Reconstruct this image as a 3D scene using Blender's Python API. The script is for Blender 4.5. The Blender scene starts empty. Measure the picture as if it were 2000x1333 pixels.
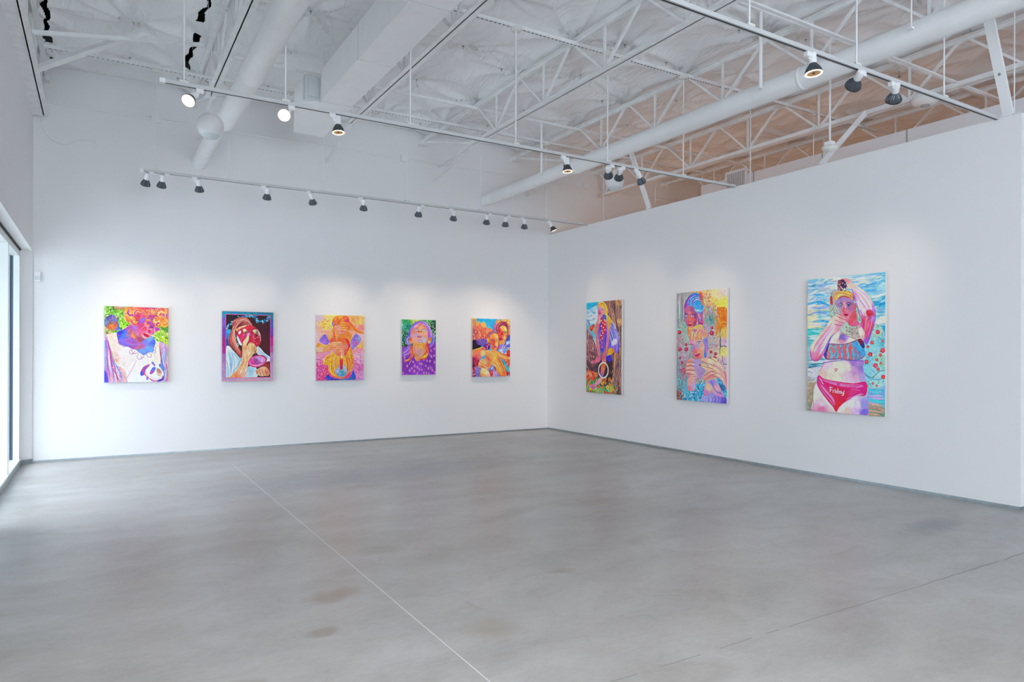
import bpy, math, random
import numpy as np
from mathutils import Vector, Matrix
random.seed(7)
rng = np.random.default_rng(11)
SC = bpy.context.scene
COL = SC.collection

# ------------------------------------------------------------------ camera
CAM_H = 1.43
YAW, ROLL = 0.54120, 0.0030
cam_d = bpy.data.cameras.new('camera'); cam = bpy.data.objects.new('camera', cam_d); COL.objects.link(cam)
cam_d.sensor_width = 36.0
cam_d.lens = 1342.65 / 2000 * 36.0
cam_d.shift_y = (689.45 - 666.5) / 2000
cam_d.clip_end = 200
cam.matrix_world = (Matrix.Translation((0, 0, CAM_H)) @ Matrix.Rotation(-YAW, 4, 'Z')
                    @ Matrix.Rotation(math.pi / 2, 4, 'X') @ Matrix.Rotation(ROLL, 4, 'Z'))
SC.camera = cam

# ------------------------------------------------------------------ world, exposure
SC.view_settings.view_transform = 'Standard'
SC.view_settings.look = 'None'
SC.view_settings.gamma = 1.0
SC.view_settings.exposure = 0.32
SC.view_settings.use_curve_mapping = False
SC.cycles.max_bounces = 12
SC.cycles.diffuse_bounces = 8
SC.cycles.glossy_bounces = 4
SC.cycles.transparent_max_bounces = 12
SC.cycles.sample_clamp_indirect = 30.0
SC.cycles.caustics_reflective = False
SC.cycles.caustics_refractive = False
w = bpy.data.worlds.new('overcast_sky'); SC.world = w; w.use_nodes = True
nt = w.node_tree
bg = nt.nodes['Background']
tc = nt.nodes.new('ShaderNodeTexCoord'); sp = nt.nodes.new('ShaderNodeSeparateXYZ')
rp = nt.nodes.new('ShaderNodeValToRGB')
nt.links.new(tc.outputs['Generated'], sp.inputs[0]); nt.links.new(sp.outputs['Z'], rp.inputs[0])
rp.color_ramp.elements[0].position = 0.0; rp.color_ramp.elements[0].color = (0.80 * .62, 0.875 * .62, 1.0 * .62, 1)
rp.color_ramp.elements[1].position = 1.0; rp.color_ramp.elements[1].color = (0.79, 0.865, 1.0, 1)
nt.links.new(rp.outputs[0], bg.inputs[0]); bg.inputs[1].default_value = SKY_E = 18.5

BACK_E = 42.0
SPOT_E = 1.65
PAINT_GAIN = 1.0
FILL_E = 150.0
def area(name, loc, rot, sx, sy, e, color, portal=False, parent=None):
    d = bpy.data.lights.new(name, 'AREA'); d.shape = 'RECTANGLE'; d.size = sx; d.size_y = sy
    d.energy = e; d.color = color
    if portal: d.cycles.is_portal = True
    o = bpy.data.objects.new(name, d); COL.objects.link(o); o.location = loc; o.rotation_euler = rot
    return o
# the daylight enters through the side window bays and the glazed front behind the camera
area('window_portal', (-1.25, 8.8, 1.40), (0, -math.pi / 2, 0), 2.6, 3.5, 1, (1, 1, 1), True)
area('window_portal', (-1.25, -3.3, 1.40), (0, -math.pi / 2, 0), 2.6, 4.2, 1, (1, 1, 1), True)
area('window_portal', (2.2, -7.3, 1.8), (-math.pi / 2 + math.pi, 0, 0), 5.6, 3.2, 1, (1, 1, 1), True)
# ceiling washers of the back rooms behind the partition (warm lamps)
for x, y in ((11.2, 8.6), (11.2, 4.2), (8.1, 6.2), (8.1, 9.6)):
    area('back_room_lamp', (x, y, 2.7), (0, 0, 0), 0.5, 0.5, BACK_E if x > 10 else BACK_E * .45, (1.0, 0.50, 0.24))

# added fill spots, unseen behind the camera, to brighten the near floor
for x in (-.3, 1.0, 2.3):
    d = bpy.data.lights.new('floor_fill', 'SPOT'); d.energy = FILL_E; d.color = (.93, .96, 1.0); d.spot_size = math.radians(95); d.spot_blend = 1.0; d.shadow_soft_size = .12
    o = bpy.data.objects.new('floor_fill', d); COL.objects.link(o); o.location = (x, .05, 3.6)
    o.rotation_euler = Vector((0, .42, -1)).to_track_quat('-Z', 'Y').to_euler()

# ------------------------------------------------------------------ helpers
class MB:
    def __init__(s): s.v = []; s.f = []; s.m = []; s.sm = []
    def add(s, vs, fs, mi=0, smooth=False):
        b = len(s.v); s.v += [tuple(v) for v in vs]
        for f in fs: s.f.append(tuple(i + b for i in f)); s.m.append(mi); s.sm.append(smooth)
        return s
    def box(s, x0, x1, y0, y1, z0, z1, mi=0):
        vs = [(x, y, z) for z in (z0, z1) for y in (y0, y1) for x in (x0, x1)]
        return s.add(vs, [(0, 2, 3, 1), (4, 5, 7, 6), (0, 1, 5, 4), (2, 6, 7, 3), (0, 4, 6, 2), (1, 3, 7, 5)], mi)
    def bar(s, p, q, w, h, up=(0, 0, 1), mi=0, off=(0, 0)):
        p = Vector(p); q = Vector(q); d = (q - p).normalized(); u = Vector(up)
        a = d.cross(u)
        if a.length < 1e-4: a = d.cross(Vector((1, 0, 0)))
        a.normalize(); b = a.cross(d).normalized()
        vs = []
        for c in (p, q):
            for sa, sb in ((-1, -1), (1, -1), (1, 1), (-1, 1)):
                vs.append(c + a * (sa * w / 2 + off[0]) + b * (sb * h / 2 + off[1]))
        return s.add(vs, [(3, 2, 1, 0), (4, 5, 6, 7), (0, 1, 5, 4), (1, 2, 6, 5), (2, 3, 7, 6), (3, 0, 4, 7)], mi)
    def angle(s, p, q, leg, t, side=1, up=(0, 0, 1), mi=0):
        # steel angle: a horizontal leg and a vertical leg
        s.bar(p, q, leg, t, up, mi, (side * leg / 2, 0))
        s.bar(p, q, t, leg, up, mi, (side * t / 2, leg / 2)); return s
    def tube(s, p, q, r, n=10, r2=None, cap=True, mi=0):
        p = Vector(p); q = Vector(q); r2 = r if r2 is None else r2
        d = (q - p).normalized(); a = d.orthogonal().normalized(); b = d.cross(a)
        vs = []
        for c, rr in ((p, r), (q, r2)):
            for i in range(n):
                t = 2 * math.pi * i / n; vs.append(c + a * math.cos(t) * rr + b * math.sin(t) * rr)
        s.add(vs, [(i, (i + 1) % n, n + (i + 1) % n, n + i) for i in range(n)], mi, True)
        if cap: s.add(vs, [tuple(range(n - 1, -1, -1)), tuple(range(n, 2 * n))], mi)
        return s
    def path(s, pts, r, n=8, mi=0):
        for a, b in zip(pts[:-1], pts[1:]): s.tube(a, b, r, n, None, True, mi)
        return s
    def lathe(s, prof, o=(0, 0, 0), d=(0, 0, 1), n=24, mi=0, smooth=True, rib=0):
        o = Vector(o); d = Vector(d).normalized(); a = d.orthogonal().normalized(); b = d.cross(a)
        vs = []
        for k, (r, z) in enumerate(prof):
            for i in range(n):
                t = 2 * math.pi * i / n; rr = r * (1 - rib * (i % 2))
                vs.append(o + d * z + a * math.cos(t) * rr + b * math.sin(t) * rr)
        fs = []
        for k in range(len(prof) - 1):
            for i in range(n):
                j = (i + 1) % n; fs.append((k * n + i, k * n + j, (k + 1) * n + j, (k + 1) * n + i))
        s.add(vs, fs, mi, smooth); return s
    def disc(s, o, d, r, n=24, mi=0):
        o = Vector(o); d = Vector(d).normalized(); a = d.orthogonal().normalized(); b = d.cross(a)
        return s.add([o + a * math.cos(2 * math.pi * i / n) * r + b * math.sin(2 * math.pi * i / n) * r for i in range(n)], [tuple(range(n))], mi)
    def prism(s, poly, z0, z1, mi=0):
        n = len(poly); vs = [(x, y, z0) for x, y in poly] + [(x, y, z1) for x, y in poly]
        return s.add(vs, [tuple(range(n))[::-1], tuple(range(n, 2 * n))] + [(i, (i + 1) % n, n + (i + 1) % n, n + i) for i in range(n)], mi)
    def build(s, name, mats, parent=None, origin=None):
        me = bpy.data.meshes.new(name)
        o0 = Vector(origin) if origin is not None else Vector((0, 0, 0))
        me.from_pydata([tuple(Vector(v) - o0) for v in s.v], [], s.f); me.update()
        if not isinstance(mats, (list, tuple)): mats = [mats]
        for m in mats: me.materials.append(m)
        me.polygons.foreach_set('material_index', s.m)
        me.polygons.foreach_set('use_smooth', s.sm)
        o = bpy.data.objects.new(name, me); COL.objects.link(o); o.location = o0
        if parent is not None:
            o.parent = parent
            o.matrix_parent_inverse = Matrix.Translation(-Vector(world_loc(parent)))
        return o
def world_loc(o):
    return WL.get(o.name, tuple(o.location))
WL = {}
def thing(name, label, cat, loc=(0, 0, 0), group=None):
    o = bpy.data.objects.new(name, None); COL.objects.link(o); o.location = loc; o.empty_display_size = .1
    o['label'] = label; o['category'] = cat
    if group: o['group'] = group
    WL[o.name] = tuple(loc)
    return o
def tag(o, label, cat, group=None, kind=None):
    o['label'] = label; o['category'] = cat
    if group: o['group'] = group
    if kind: o['kind'] = kind
    return o
def struct(name, mb, mat, label=None, parent=None):
    o = mb.build(name, mat, parent)
    if parent is None:
        o['kind'] = 'structure'
        o['category'] = name.split('_')[0]
        if label: o['label'] = label
    return o

# ------------------------------------------------------------------ materials
def mat(name, color, rough=.6, metal=0., bump=0., bscale=40., var=0., vscale=3., spec=.5, emit=None, es=1., detail=4):
    m = bpy.data.materials.new(name); m.use_nodes = True; n = m.node_tree; p = n.nodes['Principled BSDF']
    p.inputs['Base Color'].default_value = (*color, 1); p.inputs['Roughness'].default_value = rough
    p.inputs['Metallic'].default_value = metal; p.inputs['Specular IOR Level'].default_value = spec
    tcn = n.nodes.new('ShaderNodeTexCoord')
    if var:
        nz = n.nodes.new('ShaderNodeTexNoise'); nz.inputs['Scale'].default_value = vscale; nz.inputs['Detail'].default_value = detail
        n.links.new(tcn.outputs['Object'], nz.inputs['Vector'])
        r = n.nodes.new('ShaderNodeValToRGB'); r.color_ramp.elements[0].position = .3; r.color_ramp.elements[1].position = .7
        r.color_ramp.elements[0].color = (*[c * (1 - var) for c in color], 1); r.color_ramp.elements[1].color = (*[min(1, c * (1 + var)) for c in color], 1)
        n.links.new(nz.outputs['Fac'], r.inputs[0]); n.links.new(r.outputs[0], p.inputs['Base Color'])
    if bump:
        nb = n.nodes.new('ShaderNodeTexNoise'); nb.inputs['Scale'].default_value = bscale; nb.inputs['Detail'].default_value = 6
        n.links.new(tcn.outputs['Object'], nb.inputs['Vector'])
        b = n.nodes.new('ShaderNodeBump'); b.inputs['Strength'].default_value = bump; b.inputs['Distance'].default_value = .01
        n.links.new(nb.outputs['Fac'], b.inputs['Height']); n.links.new(b.outputs[0], p.inputs['Normal'])
    if emit: p.inputs['Emission Color'].default_value = (*emit, 1); p.inputs['Emission Strength'].default_value = es
    return m
M = {}
M['wall'] = mat('white_wall_paint', (.84, .84, .84), .75, bump=.04, bscale=90, spec=.3)
M['wall_side'] = mat('white_wall_paint_side', (.84, .84, .84), .75, bump=.04, bscale=90, spec=.3)
M['white'] = mat('white_metal_paint', (.85, .86, .86), .45)
M['white_old'] = mat('white_steel_paint', (.83, .84, .84), .5, var=.06, vscale=9)
M['track'] = mat('grey_white_track', (.60, .61, .61), .5)
M['cream'] = mat('cream_enamel', (.74, .74, .69), .4)
M['duct'] = mat('white_duct_paint', (.85, .86, .86), .42, var=.02, vscale=5)
M['grey_base'] = mat('brushed_aluminium_base', (.36, .41, .43), .35, metal=.6, var=.12, vscale=12)
M['alu'] = mat('pale_window_aluminium', (.66, .70, .68), .38, metal=.1)
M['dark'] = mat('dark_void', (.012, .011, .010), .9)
M['dark_slot'] = mat('dark_slot', (.03, .03, .035), .8)
M['heatsink'] = mat('grey_lamp_heatsink', (.10, .115, .13), .42, metal=.7)
M['lens_warm'] = mat('warm_lamp_face', (.9, .8, .7), .4, emit=(1.0, .80, .58), es=.9)
M['lens_ring'] = mat('warm_lamp_ring', (.9, .7, .5), .4, emit=(1.0, .78, .58), es=2.0)
M['lens_dim'] = mat('amber_lamp_reflector', (.42, .24, .10), .35, metal=.3, emit=(1.0, .55, .25), es=.12)
M['grille'] = mat('grey_grille_metal', (.30, .31, .32), .5)
M['grey_panel'] = mat('grey_duct_panel', (.62, .66, .67), .5)
M['speaker'] = mat('white_speaker_plastic', (.76, .77, .77), .38)
M['speaker_mesh'] = mat('pale_speaker_mesh', (.62, .68, .69), .5)
M['partition'] = mat('back_partition_paint', (.76, .77, .80), .8)
M['ground'] = mat('pale_paving', (.40, .40, .39), .9, var=.08)
M['gasket'] = mat('blue_grey_gasket', (.06, .11, .17), .5)
M['slate'] = mat('slate_blue_cladding', (.07, .11, .17), .6, var=.1)
M['render'] = mat('grey_render', (.30, .31, .31), .9, var=.1)
M['cap'] = mat('saw_cut_filler', (.70, .70, .69), .6)

def floor_mat():
    m = bpy.data.materials.new('polished_concrete'); m.use_nodes = True; n = m.node_tree; N = n.nodes; Lk = n.links
    p = N['Principled BSDF']; tcn = N.new('ShaderNodeTexCoord')
    def noise(scale, detail, dist=0., stretch=None, rough=.55, off=(0, 0, 0)):
        mp = N.new('ShaderNodeMapping'); mp.inputs['Scale'].default_value = stretch or (1, 1, 1); mp.inputs['Location'].default_value = off
        mp.inputs['Rotation'].default_value = (0, 0, .35)
        Lk.new(tcn.outputs['Object'], mp.inputs[0])
        t = N.new('ShaderNodeTexNoise'); t.inputs['Scale'].default_value = scale; t.inputs['Detail'].default_value = detail
        t.inputs['Distortion'].default_value = dist; t.inputs['Roughness'].default_value = rough
        Lk.new(mp.outputs[0], t.inputs['Vector']); return t.outputs['Fac']
    def ramp(fac, stops):
        r = N.new('ShaderNodeValToRGB'); e = r.color_ramp.elements
        e[0].position, e[0].color = stops[0][0], (*stops[0][1], 1); e[1].position, e[1].color = stops[-1][0], (*stops[-1][1], 1)
        for pos, c in stops[1:-1]: k = e.new(pos); k.color = (*c, 1)
        Lk.new(fac, r.inputs[0]); return r.outputs[0]
    def mix(a, b, fac, mode='MIX'):
        x = N.new('ShaderNodeMix'); x.data_type = 'RGBA'; x.blend_type = mode
        if isinstance(fac, float): x.inputs[0].default_value = fac
        else: Lk.new(fac, x.inputs[0])
        for i, q in ((6, a), (7, b)):
            if isinstance(q, tuple): x.inputs[i].default_value = (*q, 1)
            else: Lk.new(q, x.inputs[i])
        return x.outputs[2]
    base = ramp(noise(.45, 6, .6), [(.28, (.345, .322, .292)), (.5, (.41, .393, .37)), (.72, (.475, .468, .455))])
    mott = ramp(noise(1.9, 9, 1.6, (1, 1.6, 1), .62), [(.28, (.86, .835, .81)), (.5, (1, 1, 1)), (.74, (1.09, 1.1, 1.11))])
    c = mix(base, mott, .85, 'MULTIPLY')
    fine = ramp(noise(14, 8, .8, (1, 2.5, 1), .7), [(.28, (.86, .855, .845)), (.5, (1., 1., 1.)), (.72, (1.10, 1.105, 1.11))])
    c = mix(c, fine, .7, 'MULTIPLY')
    # trowel arcs
    wv = N.new('ShaderNodeTexWave'); wv.wave_type = 'RINGS'; wv.inputs['Scale'].default_value = .55; wv.inputs['Distortion'].default_value = 9
    wv.inputs['Detail'].default_value = 4; wv.inputs['Detail Scale'].default_value = 1.3
    Lk.new(tcn.outputs['Object'], wv.inputs['Vector'])
    c = mix(c, ramp(wv.outputs['Fac'], [(.0, (.94, .935, .93)), (.6, (1, 1, 1)), (1., (1.04, 1.04, 1.04))]), .8, 'MULTIPLY')
    # brown stains, small and irregular
    st = ramp(noise(1.7, 5, 1.5, (1.5, 1, 1), .6, (3.1, 7.7, 0)), [(.66, (0, 0, 0)), (.74, (1, 1, 1))])
    sg = ramp(noise(.35, 2, 0, None, .5, (9.3, 1.2, 0)), [(.42, (0, 0, 0)), (.6, (.5, .5, .5))])
    sm = mix(st, sg, 1.0, 'MULTIPLY')
    c = mix(c, (.20, .155, .105), sm)
    # placed patches: (x, y, rx, ry, colour, strength)
    for i, (x, y, rx, ry, ang, colr, stren) in enumerate([
            (2.9, 7.75, 2.0, .55, .12, (.24, .255, .275), .60), (1.19, 4.0, .17, .10, .3, (.26, .18, .12), .55), (1.74, 3.1, .16, .13, .8, (.30, .25, .18), .45),
            (2.05, 4.45, .24, .16, .5, (.28, .25, .20), .40), (1.75, 4.75, .16, .12, 0., (.21, .17, .12), .4), (5.95, 3.1, .42, .15, .1, (.15, .155, .165), .6),
            (2.45, 7.1, .30, .10, 0., (.24, .22, .20), .35), (.5, 3.1, .12, .07, .2, (.20, .15, .10), .5), (1.0, 3.5, .08, .05, .2, (.22, .16, .10), .5),
            (3.1, 5.2, .30, .12, .4, (.20, .175, .14), .4), (3.5, 4.0, .18, .08, .4, (.21, .17, .13), .4), (2.6, 3.7, .1, .06, 0., (.22, .17, .11), .45)]):
        mp = N.new('ShaderNodeMapping'); mp.vector_type = 'TEXTURE'
        mp.inputs['Location'].default_value = (x, y, 0); mp.inputs['Rotation'].default_value = (0, 0, ang); mp.inputs['Scale'].default_value = (rx, ry, 1)
        Lk.new(tcn.outputs['Object'], mp.inputs[0])
        ln = N.new('ShaderNodeVectorMath'); ln.operation = 'LENGTH'; Lk.new(mp.outputs[0], ln.inputs[0])
        ad = N.new('ShaderNodeMath'); ad.operation = 'MULTIPLY_ADD'; Lk.new(noise(5, 5, 1., None, .6, (i, 0, 0)), ad.inputs[0]); ad.inputs[1].default_value = -1.6
        Lk.new(ln.outputs['Value'], ad.inputs[2])
        r = N.new('ShaderNodeMapRange'); r.inputs[1].default_value = -.35; r.inputs[2].default_value = .45; r.inputs[3].default_value = stren; r.inputs[4].default_value = 0
        Lk.new(ad.outputs[0], r.inputs[0])
        c = mix(c, colr, r.outputs[0])
    Lk.new(c, p.inputs['Base Color'])
    rr = N.new('ShaderNodeMapRange'); Lk.new(noise(1.1, 6, .8, (1, 2, 1)), rr.inputs[0]); rr.inputs[3].default_value = .24; rr.inputs[4].default_value = .38
    Lk.new(rr.outputs[0], p.inputs['Roughness']); p.inputs['Specular IOR Level'].default_value = .62
    b = N.new('ShaderNodeBump'); b.inputs['Strength'].default_value = .05; b.inputs['Distance'].default_value = .01
    Lk.new(noise(20, 8, .5, (1, 2, 1)), b.inputs['Height']); Lk.new(b.outputs[0], p.inputs['Normal'])
    return m
M['floor'] = floor_mat()

def sheet_mat():
    m = bpy.data.materials.new('white_insulation_facing'); m.use_nodes = True; n = m.node_tree; N = n.nodes; Lk = n.links
    p = N['Principled BSDF']; tcn = N.new('ShaderNodeTexCoord')
    p.inputs['Base Color'].default_value = (.87, .88, .885, 1); p.inputs['Roughness'].default_value = .34; p.inputs['Specular IOR Level'].default_value = .6
    t = N.new('ShaderNodeTexNoise'); t.inputs['Scale'].default_value = 3.5; t.inputs['Detail'].default_value = 5; t.inputs['Distortion'].default_value = 2.2
    t.noise_type = 'RIDGED_MULTIFRACTAL'
    mp = N.new('ShaderNodeMapping'); mp.inputs['Scale'].default_value = (1.6, .55, 1); Lk.new(tcn.outputs['Object'], mp.inputs[0]); Lk.new(mp.outputs[0], t.inputs['Vector'])
    b = N.new('ShaderNodeBump'); b.inputs['Strength'].default_value = .6; b.inputs['Distance'].default_value = .03
    Lk.new(t.outputs['Fac'], b.inputs['Height']); Lk.new(b.outputs[0], p.inputs['Normal'])
    return m
M['sheet'] = sheet_mat()

def glass_mat(name, tint):
    m = bpy.data.materials.new(name); m.use_nodes = True; n = m.node_tree; N = n.nodes; Lk = n.links
    for q in list(N):
        if q.type == 'BSDF_PRINCIPLED': N.remove(q)
    tr = N.new('ShaderNodeBsdfTransparent'); tr.inputs[0].default_value = (*tint, 1)
    gl = N.new('ShaderNodeBsdfGlossy'); gl.inputs['Roughness'].default_value = .02
    fr = N.new('ShaderNodeLayerWeight'); fr.inputs[0].default_value = .5
    pw = N.new('ShaderNodeMath'); pw.operation = 'POWER'; pw.inputs[1].default_value = 5; Lk.new(fr.outputs['Facing'], pw.inputs[0])
    ml = N.new('ShaderNodeMath'); ml.operation = 'MULTIPLY_ADD'; ml.inputs[1].default_value = .9; ml.inputs[2].default_value = .04; Lk.new(pw.outputs[0], ml.inputs[0])
    mx = N.new('ShaderNodeMixShader'); Lk.new(ml.outputs[0], mx.inputs[0]); Lk.new(tr.outputs[0], mx.inputs[1]); Lk.new(gl.outputs[0], mx.inputs[2])
    Lk.new(mx.outputs[0], N['Material Output'].inputs[0]); return m
M['glass'] = glass_mat('clear_window_glass', (.95, .96, .96)); M['glass_grey'] = glass_mat('grey_window_glass', (.80, .82, .82))

# ------------------------------------------------------------------ room shell
YB, XR, XL = 10.728, 7.2264, -0.7287
WALL_H = 3.642; ZH = 2.715; ZC = 5.55; YS = -7.0; XE = 15.0
fl = struct('floor', MB().box(-1.0, XE, YS, YB + .2, -.2, 0), M['floor'], 'grey polished concrete floor with faint brown stains')
# saw cut running away from the camera, pale filler slightly sunk in dark edges
jm = MB(); jm.box(1.455, 1.461, YS, 9.35, 0, .0012); jm.build('control_joint', M['cap'], fl)['label'] = 'pale filled saw cut line'
rndj = random.Random(3)
jm = MB(); x = -.7; y = 2.335
while x < 7.5:
    x2 = x + rndj.uniform(.06, .14); y2 = 2.335 + rndj.uniform(-.006, .006)
    if rndj.random() < .93:
        jm.add([(x, y - .003, .0008), (x2, y2 - .003, .0008), (x2, y2 + .002, .0008), (x, y + .002, .0008)], [(0, 1, 2, 3)])
    x, y = x2, y2
M['crack'] = mat('dirt_in_crack', (.27, .26, .25), .8)
jm.build('crack', M['crack'], fl)['label'] = 'thin dark crack line across the floor'

struct('wall_back', MB().box(XL, XE, YB, YB + .2, .024, ZC), M['wall'], 'tall white wall with five small paintings')
struct('wall_right', MB().box(XR, XR + .16, 2.99, YB, .032, WALL_H), M['wall'], 'white partition wall with three large paintings, stopping short of the roof')
# left wall: above the header, pier, sill zones
lw = MB()
lw.box(XL - .22, XL, YS, YB, ZH, ZC)
lw.box(XL - .22, XL, -1.3, 6.85, 0, ZH)
lw.box(XL - .22, XL, YS, -5.3, 0, ZH)
struct('wall_left', lw, M['wall_side'], 'white left wall above and between the windows')
# splayed reveal between window bay and back wall
rv = MB(); rv.prism([(XL, YB + .15), (XL, 10.70), (-.845, 10.60), (-1.0, 10.60), (-1.0, YB + .15)], .0, ZH)
struct('trim_1', rv, M['wall_side'], 'pale reveal at the corner beside the window')
rb = MB(); rb.prism([(XL + .006, 10.70), (XL + .002, 10.692), (-.845, 10.59), (-.845, 10.598)], .0, .055)
struct('trim_2', rb, M['grey_base'], 'short grey base strip below the window reveal')
# rear wall behind the camera: glazed front
ws = MB(); ws.box(-1, XE, YS - .2, YS, 3.4, ZC); ws.box(-1, -.6, YS - .2, YS, 0, 3.4); ws.box(5.0, XE, YS - .2, YS, 0, 3.4); ws.box(-.6, 5.0, YS - .2, YS, 0, .2)
struct('wall_front', ws, M['wall'], 'white wall around the glazed front behind the camera')
struct('wall_far', MB().box(XE, XE + .2, YS - .2, YB + .2, 0, ZC), M['partition'], 'far wall of the back rooms')
# baseboards: recessed grey aluminium reveal strips
def base_strip(name, x0, x1, y0, y1, label, h):
    return struct(name, MB().box(x0, x1, y0, y1, 0, h), M['grey_base'], label)
base_strip('baseboard_back', XL + .01, XE, YB + .012, YB + .18, 'thin grey metal base strip under the back wall', .024)
base_strip('baseboard_right', XR + .010, XR + .148, 3.0, YB + .01, 'grey metal base strip under the partition wall', .032)
# second partition with lower ceiling rooms behind
pt = MB(); pt.box(9.0, 9.12, -1, 8.59, 0, 4.35)
pw = struct('wall_partition', pt, M['partition'], 'second grey white partition seen above the right wall')
for k, y in enumerate((7.46, 6.24, 5.02, 3.8)):
    MB().box(8.994, 9.0, y - .006, y + .006, 0, 4.35).build('panel_seam', M['grille'], pw)
# exterior pavement outside the windows
struct('floor_outside', MB().box(-14, -1.02, YS - 8, YB + 8, -.35, -.22), M['ground'], 'pale paving outside the windows')
struct('wall_outside', MB().box(-6.0, -1.2, 15.0, 15.4, -.3, 4.2), M['slate'], 'dark slate blue wall outside the left window')
struct('wall_horizon_blocker', MB().box(-16.0, -15.6, -14, 20, -.3, 5.0), M['render'], 'unseen grey wall added outside to cut low daylight')  # unseen, added to cut the level daylight that reaches the right wall
struct('roof_canopy', MB().box(-3.3, -.96, -8, 12.5, 2.95, 3.15), M['ground'], 'unseen flat slab added over the windows to cut light from above')  # unseen slab, added to keep high sky light off the floor by the window
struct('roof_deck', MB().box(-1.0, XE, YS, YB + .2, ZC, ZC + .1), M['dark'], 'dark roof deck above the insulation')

# ------------------------------------------------------------------ window bays on the left wall
def window_bay(name, y0, y1, nm, label, glass='glass'):
    fr = MB()
    xa, xb = -.96, -.86
    z0, z1 = .0, ZH - .0
    fr.box(xa - .04, xb + .02, y0, y1, 0, .075)            # sill
    fr.box(xa - .02, xb, y0, y1, z1 - .09, z1 - .012)      # head
    for ya, yb in ((y1 - .07, y1), (y0, y0 + .07)):          # jambs: inner frame, glass pocket, outer frame
        fr.box(xb - .055, xb + .01, ya, yb, .075, z1 - .09); fr.box(xa - .02, xa + .008, ya, yb, .075, z1 - .09)
    w = struct(name, fr, M['alu'], label)
    MB().box(xb - .02, xb + .02, y0, y1, z1 - .012, z1).build('header_gap', M['dark_slot'], w)
    MB().box(xb + .02, xb + .028, y0, y1, .0, .055).build('sill_strip', M['grey_base'], w)
    gk = MB()
    for ya, yb in ((y1 - .05, y1), (y0, y0 + .05)): gk.box(xa + .008, xb - .055, ya, yb, .075, z1 - .09)
    gk.build('gasket', M['gasket'], w)
    step = (y1 - y0) / nm
    for k in range(1, nm):
        yy = y1 - step * k
        MB().box(xa - .02, xb + .005, yy - .035, yy + .035, .075, z1 - .09).build('mullion', M['alu'], w)
    for k in range(nm):
        ya = y0 + step * k + .03; yb = ya + step - .06
        MB().box(-.941, -.933, ya, yb, .06, z1 - .08).build('pane', M[glass], w)
    return w
window_bay('window_1', 6.85, 10.60, 3, 'tall aluminium window bay at the left edge', 'glass_grey')
window_bay('window_2', -5.3, -1.3, 3, 'tall aluminium window bay behind the camera')
wf = MB()
wf.box(-.6, 5.0, YS - .15, YS - .05, .2, .3); wf.box(-.6, 5.0, YS - .15, YS - .05, 3.3, 3.4)
for k in range(5): wf.box(-.6 + k * 1.38, -.52 + k * 1.38, YS - .15, YS - .05, .3, 3.3)
w3 = struct('window_3', wf, M['alu'], 'glazed front behind the camera')
MB().box(-.55, 4.98, YS - .10, YS - .09, .25, 3.35).build('pane', M['glass'], w3)
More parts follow.
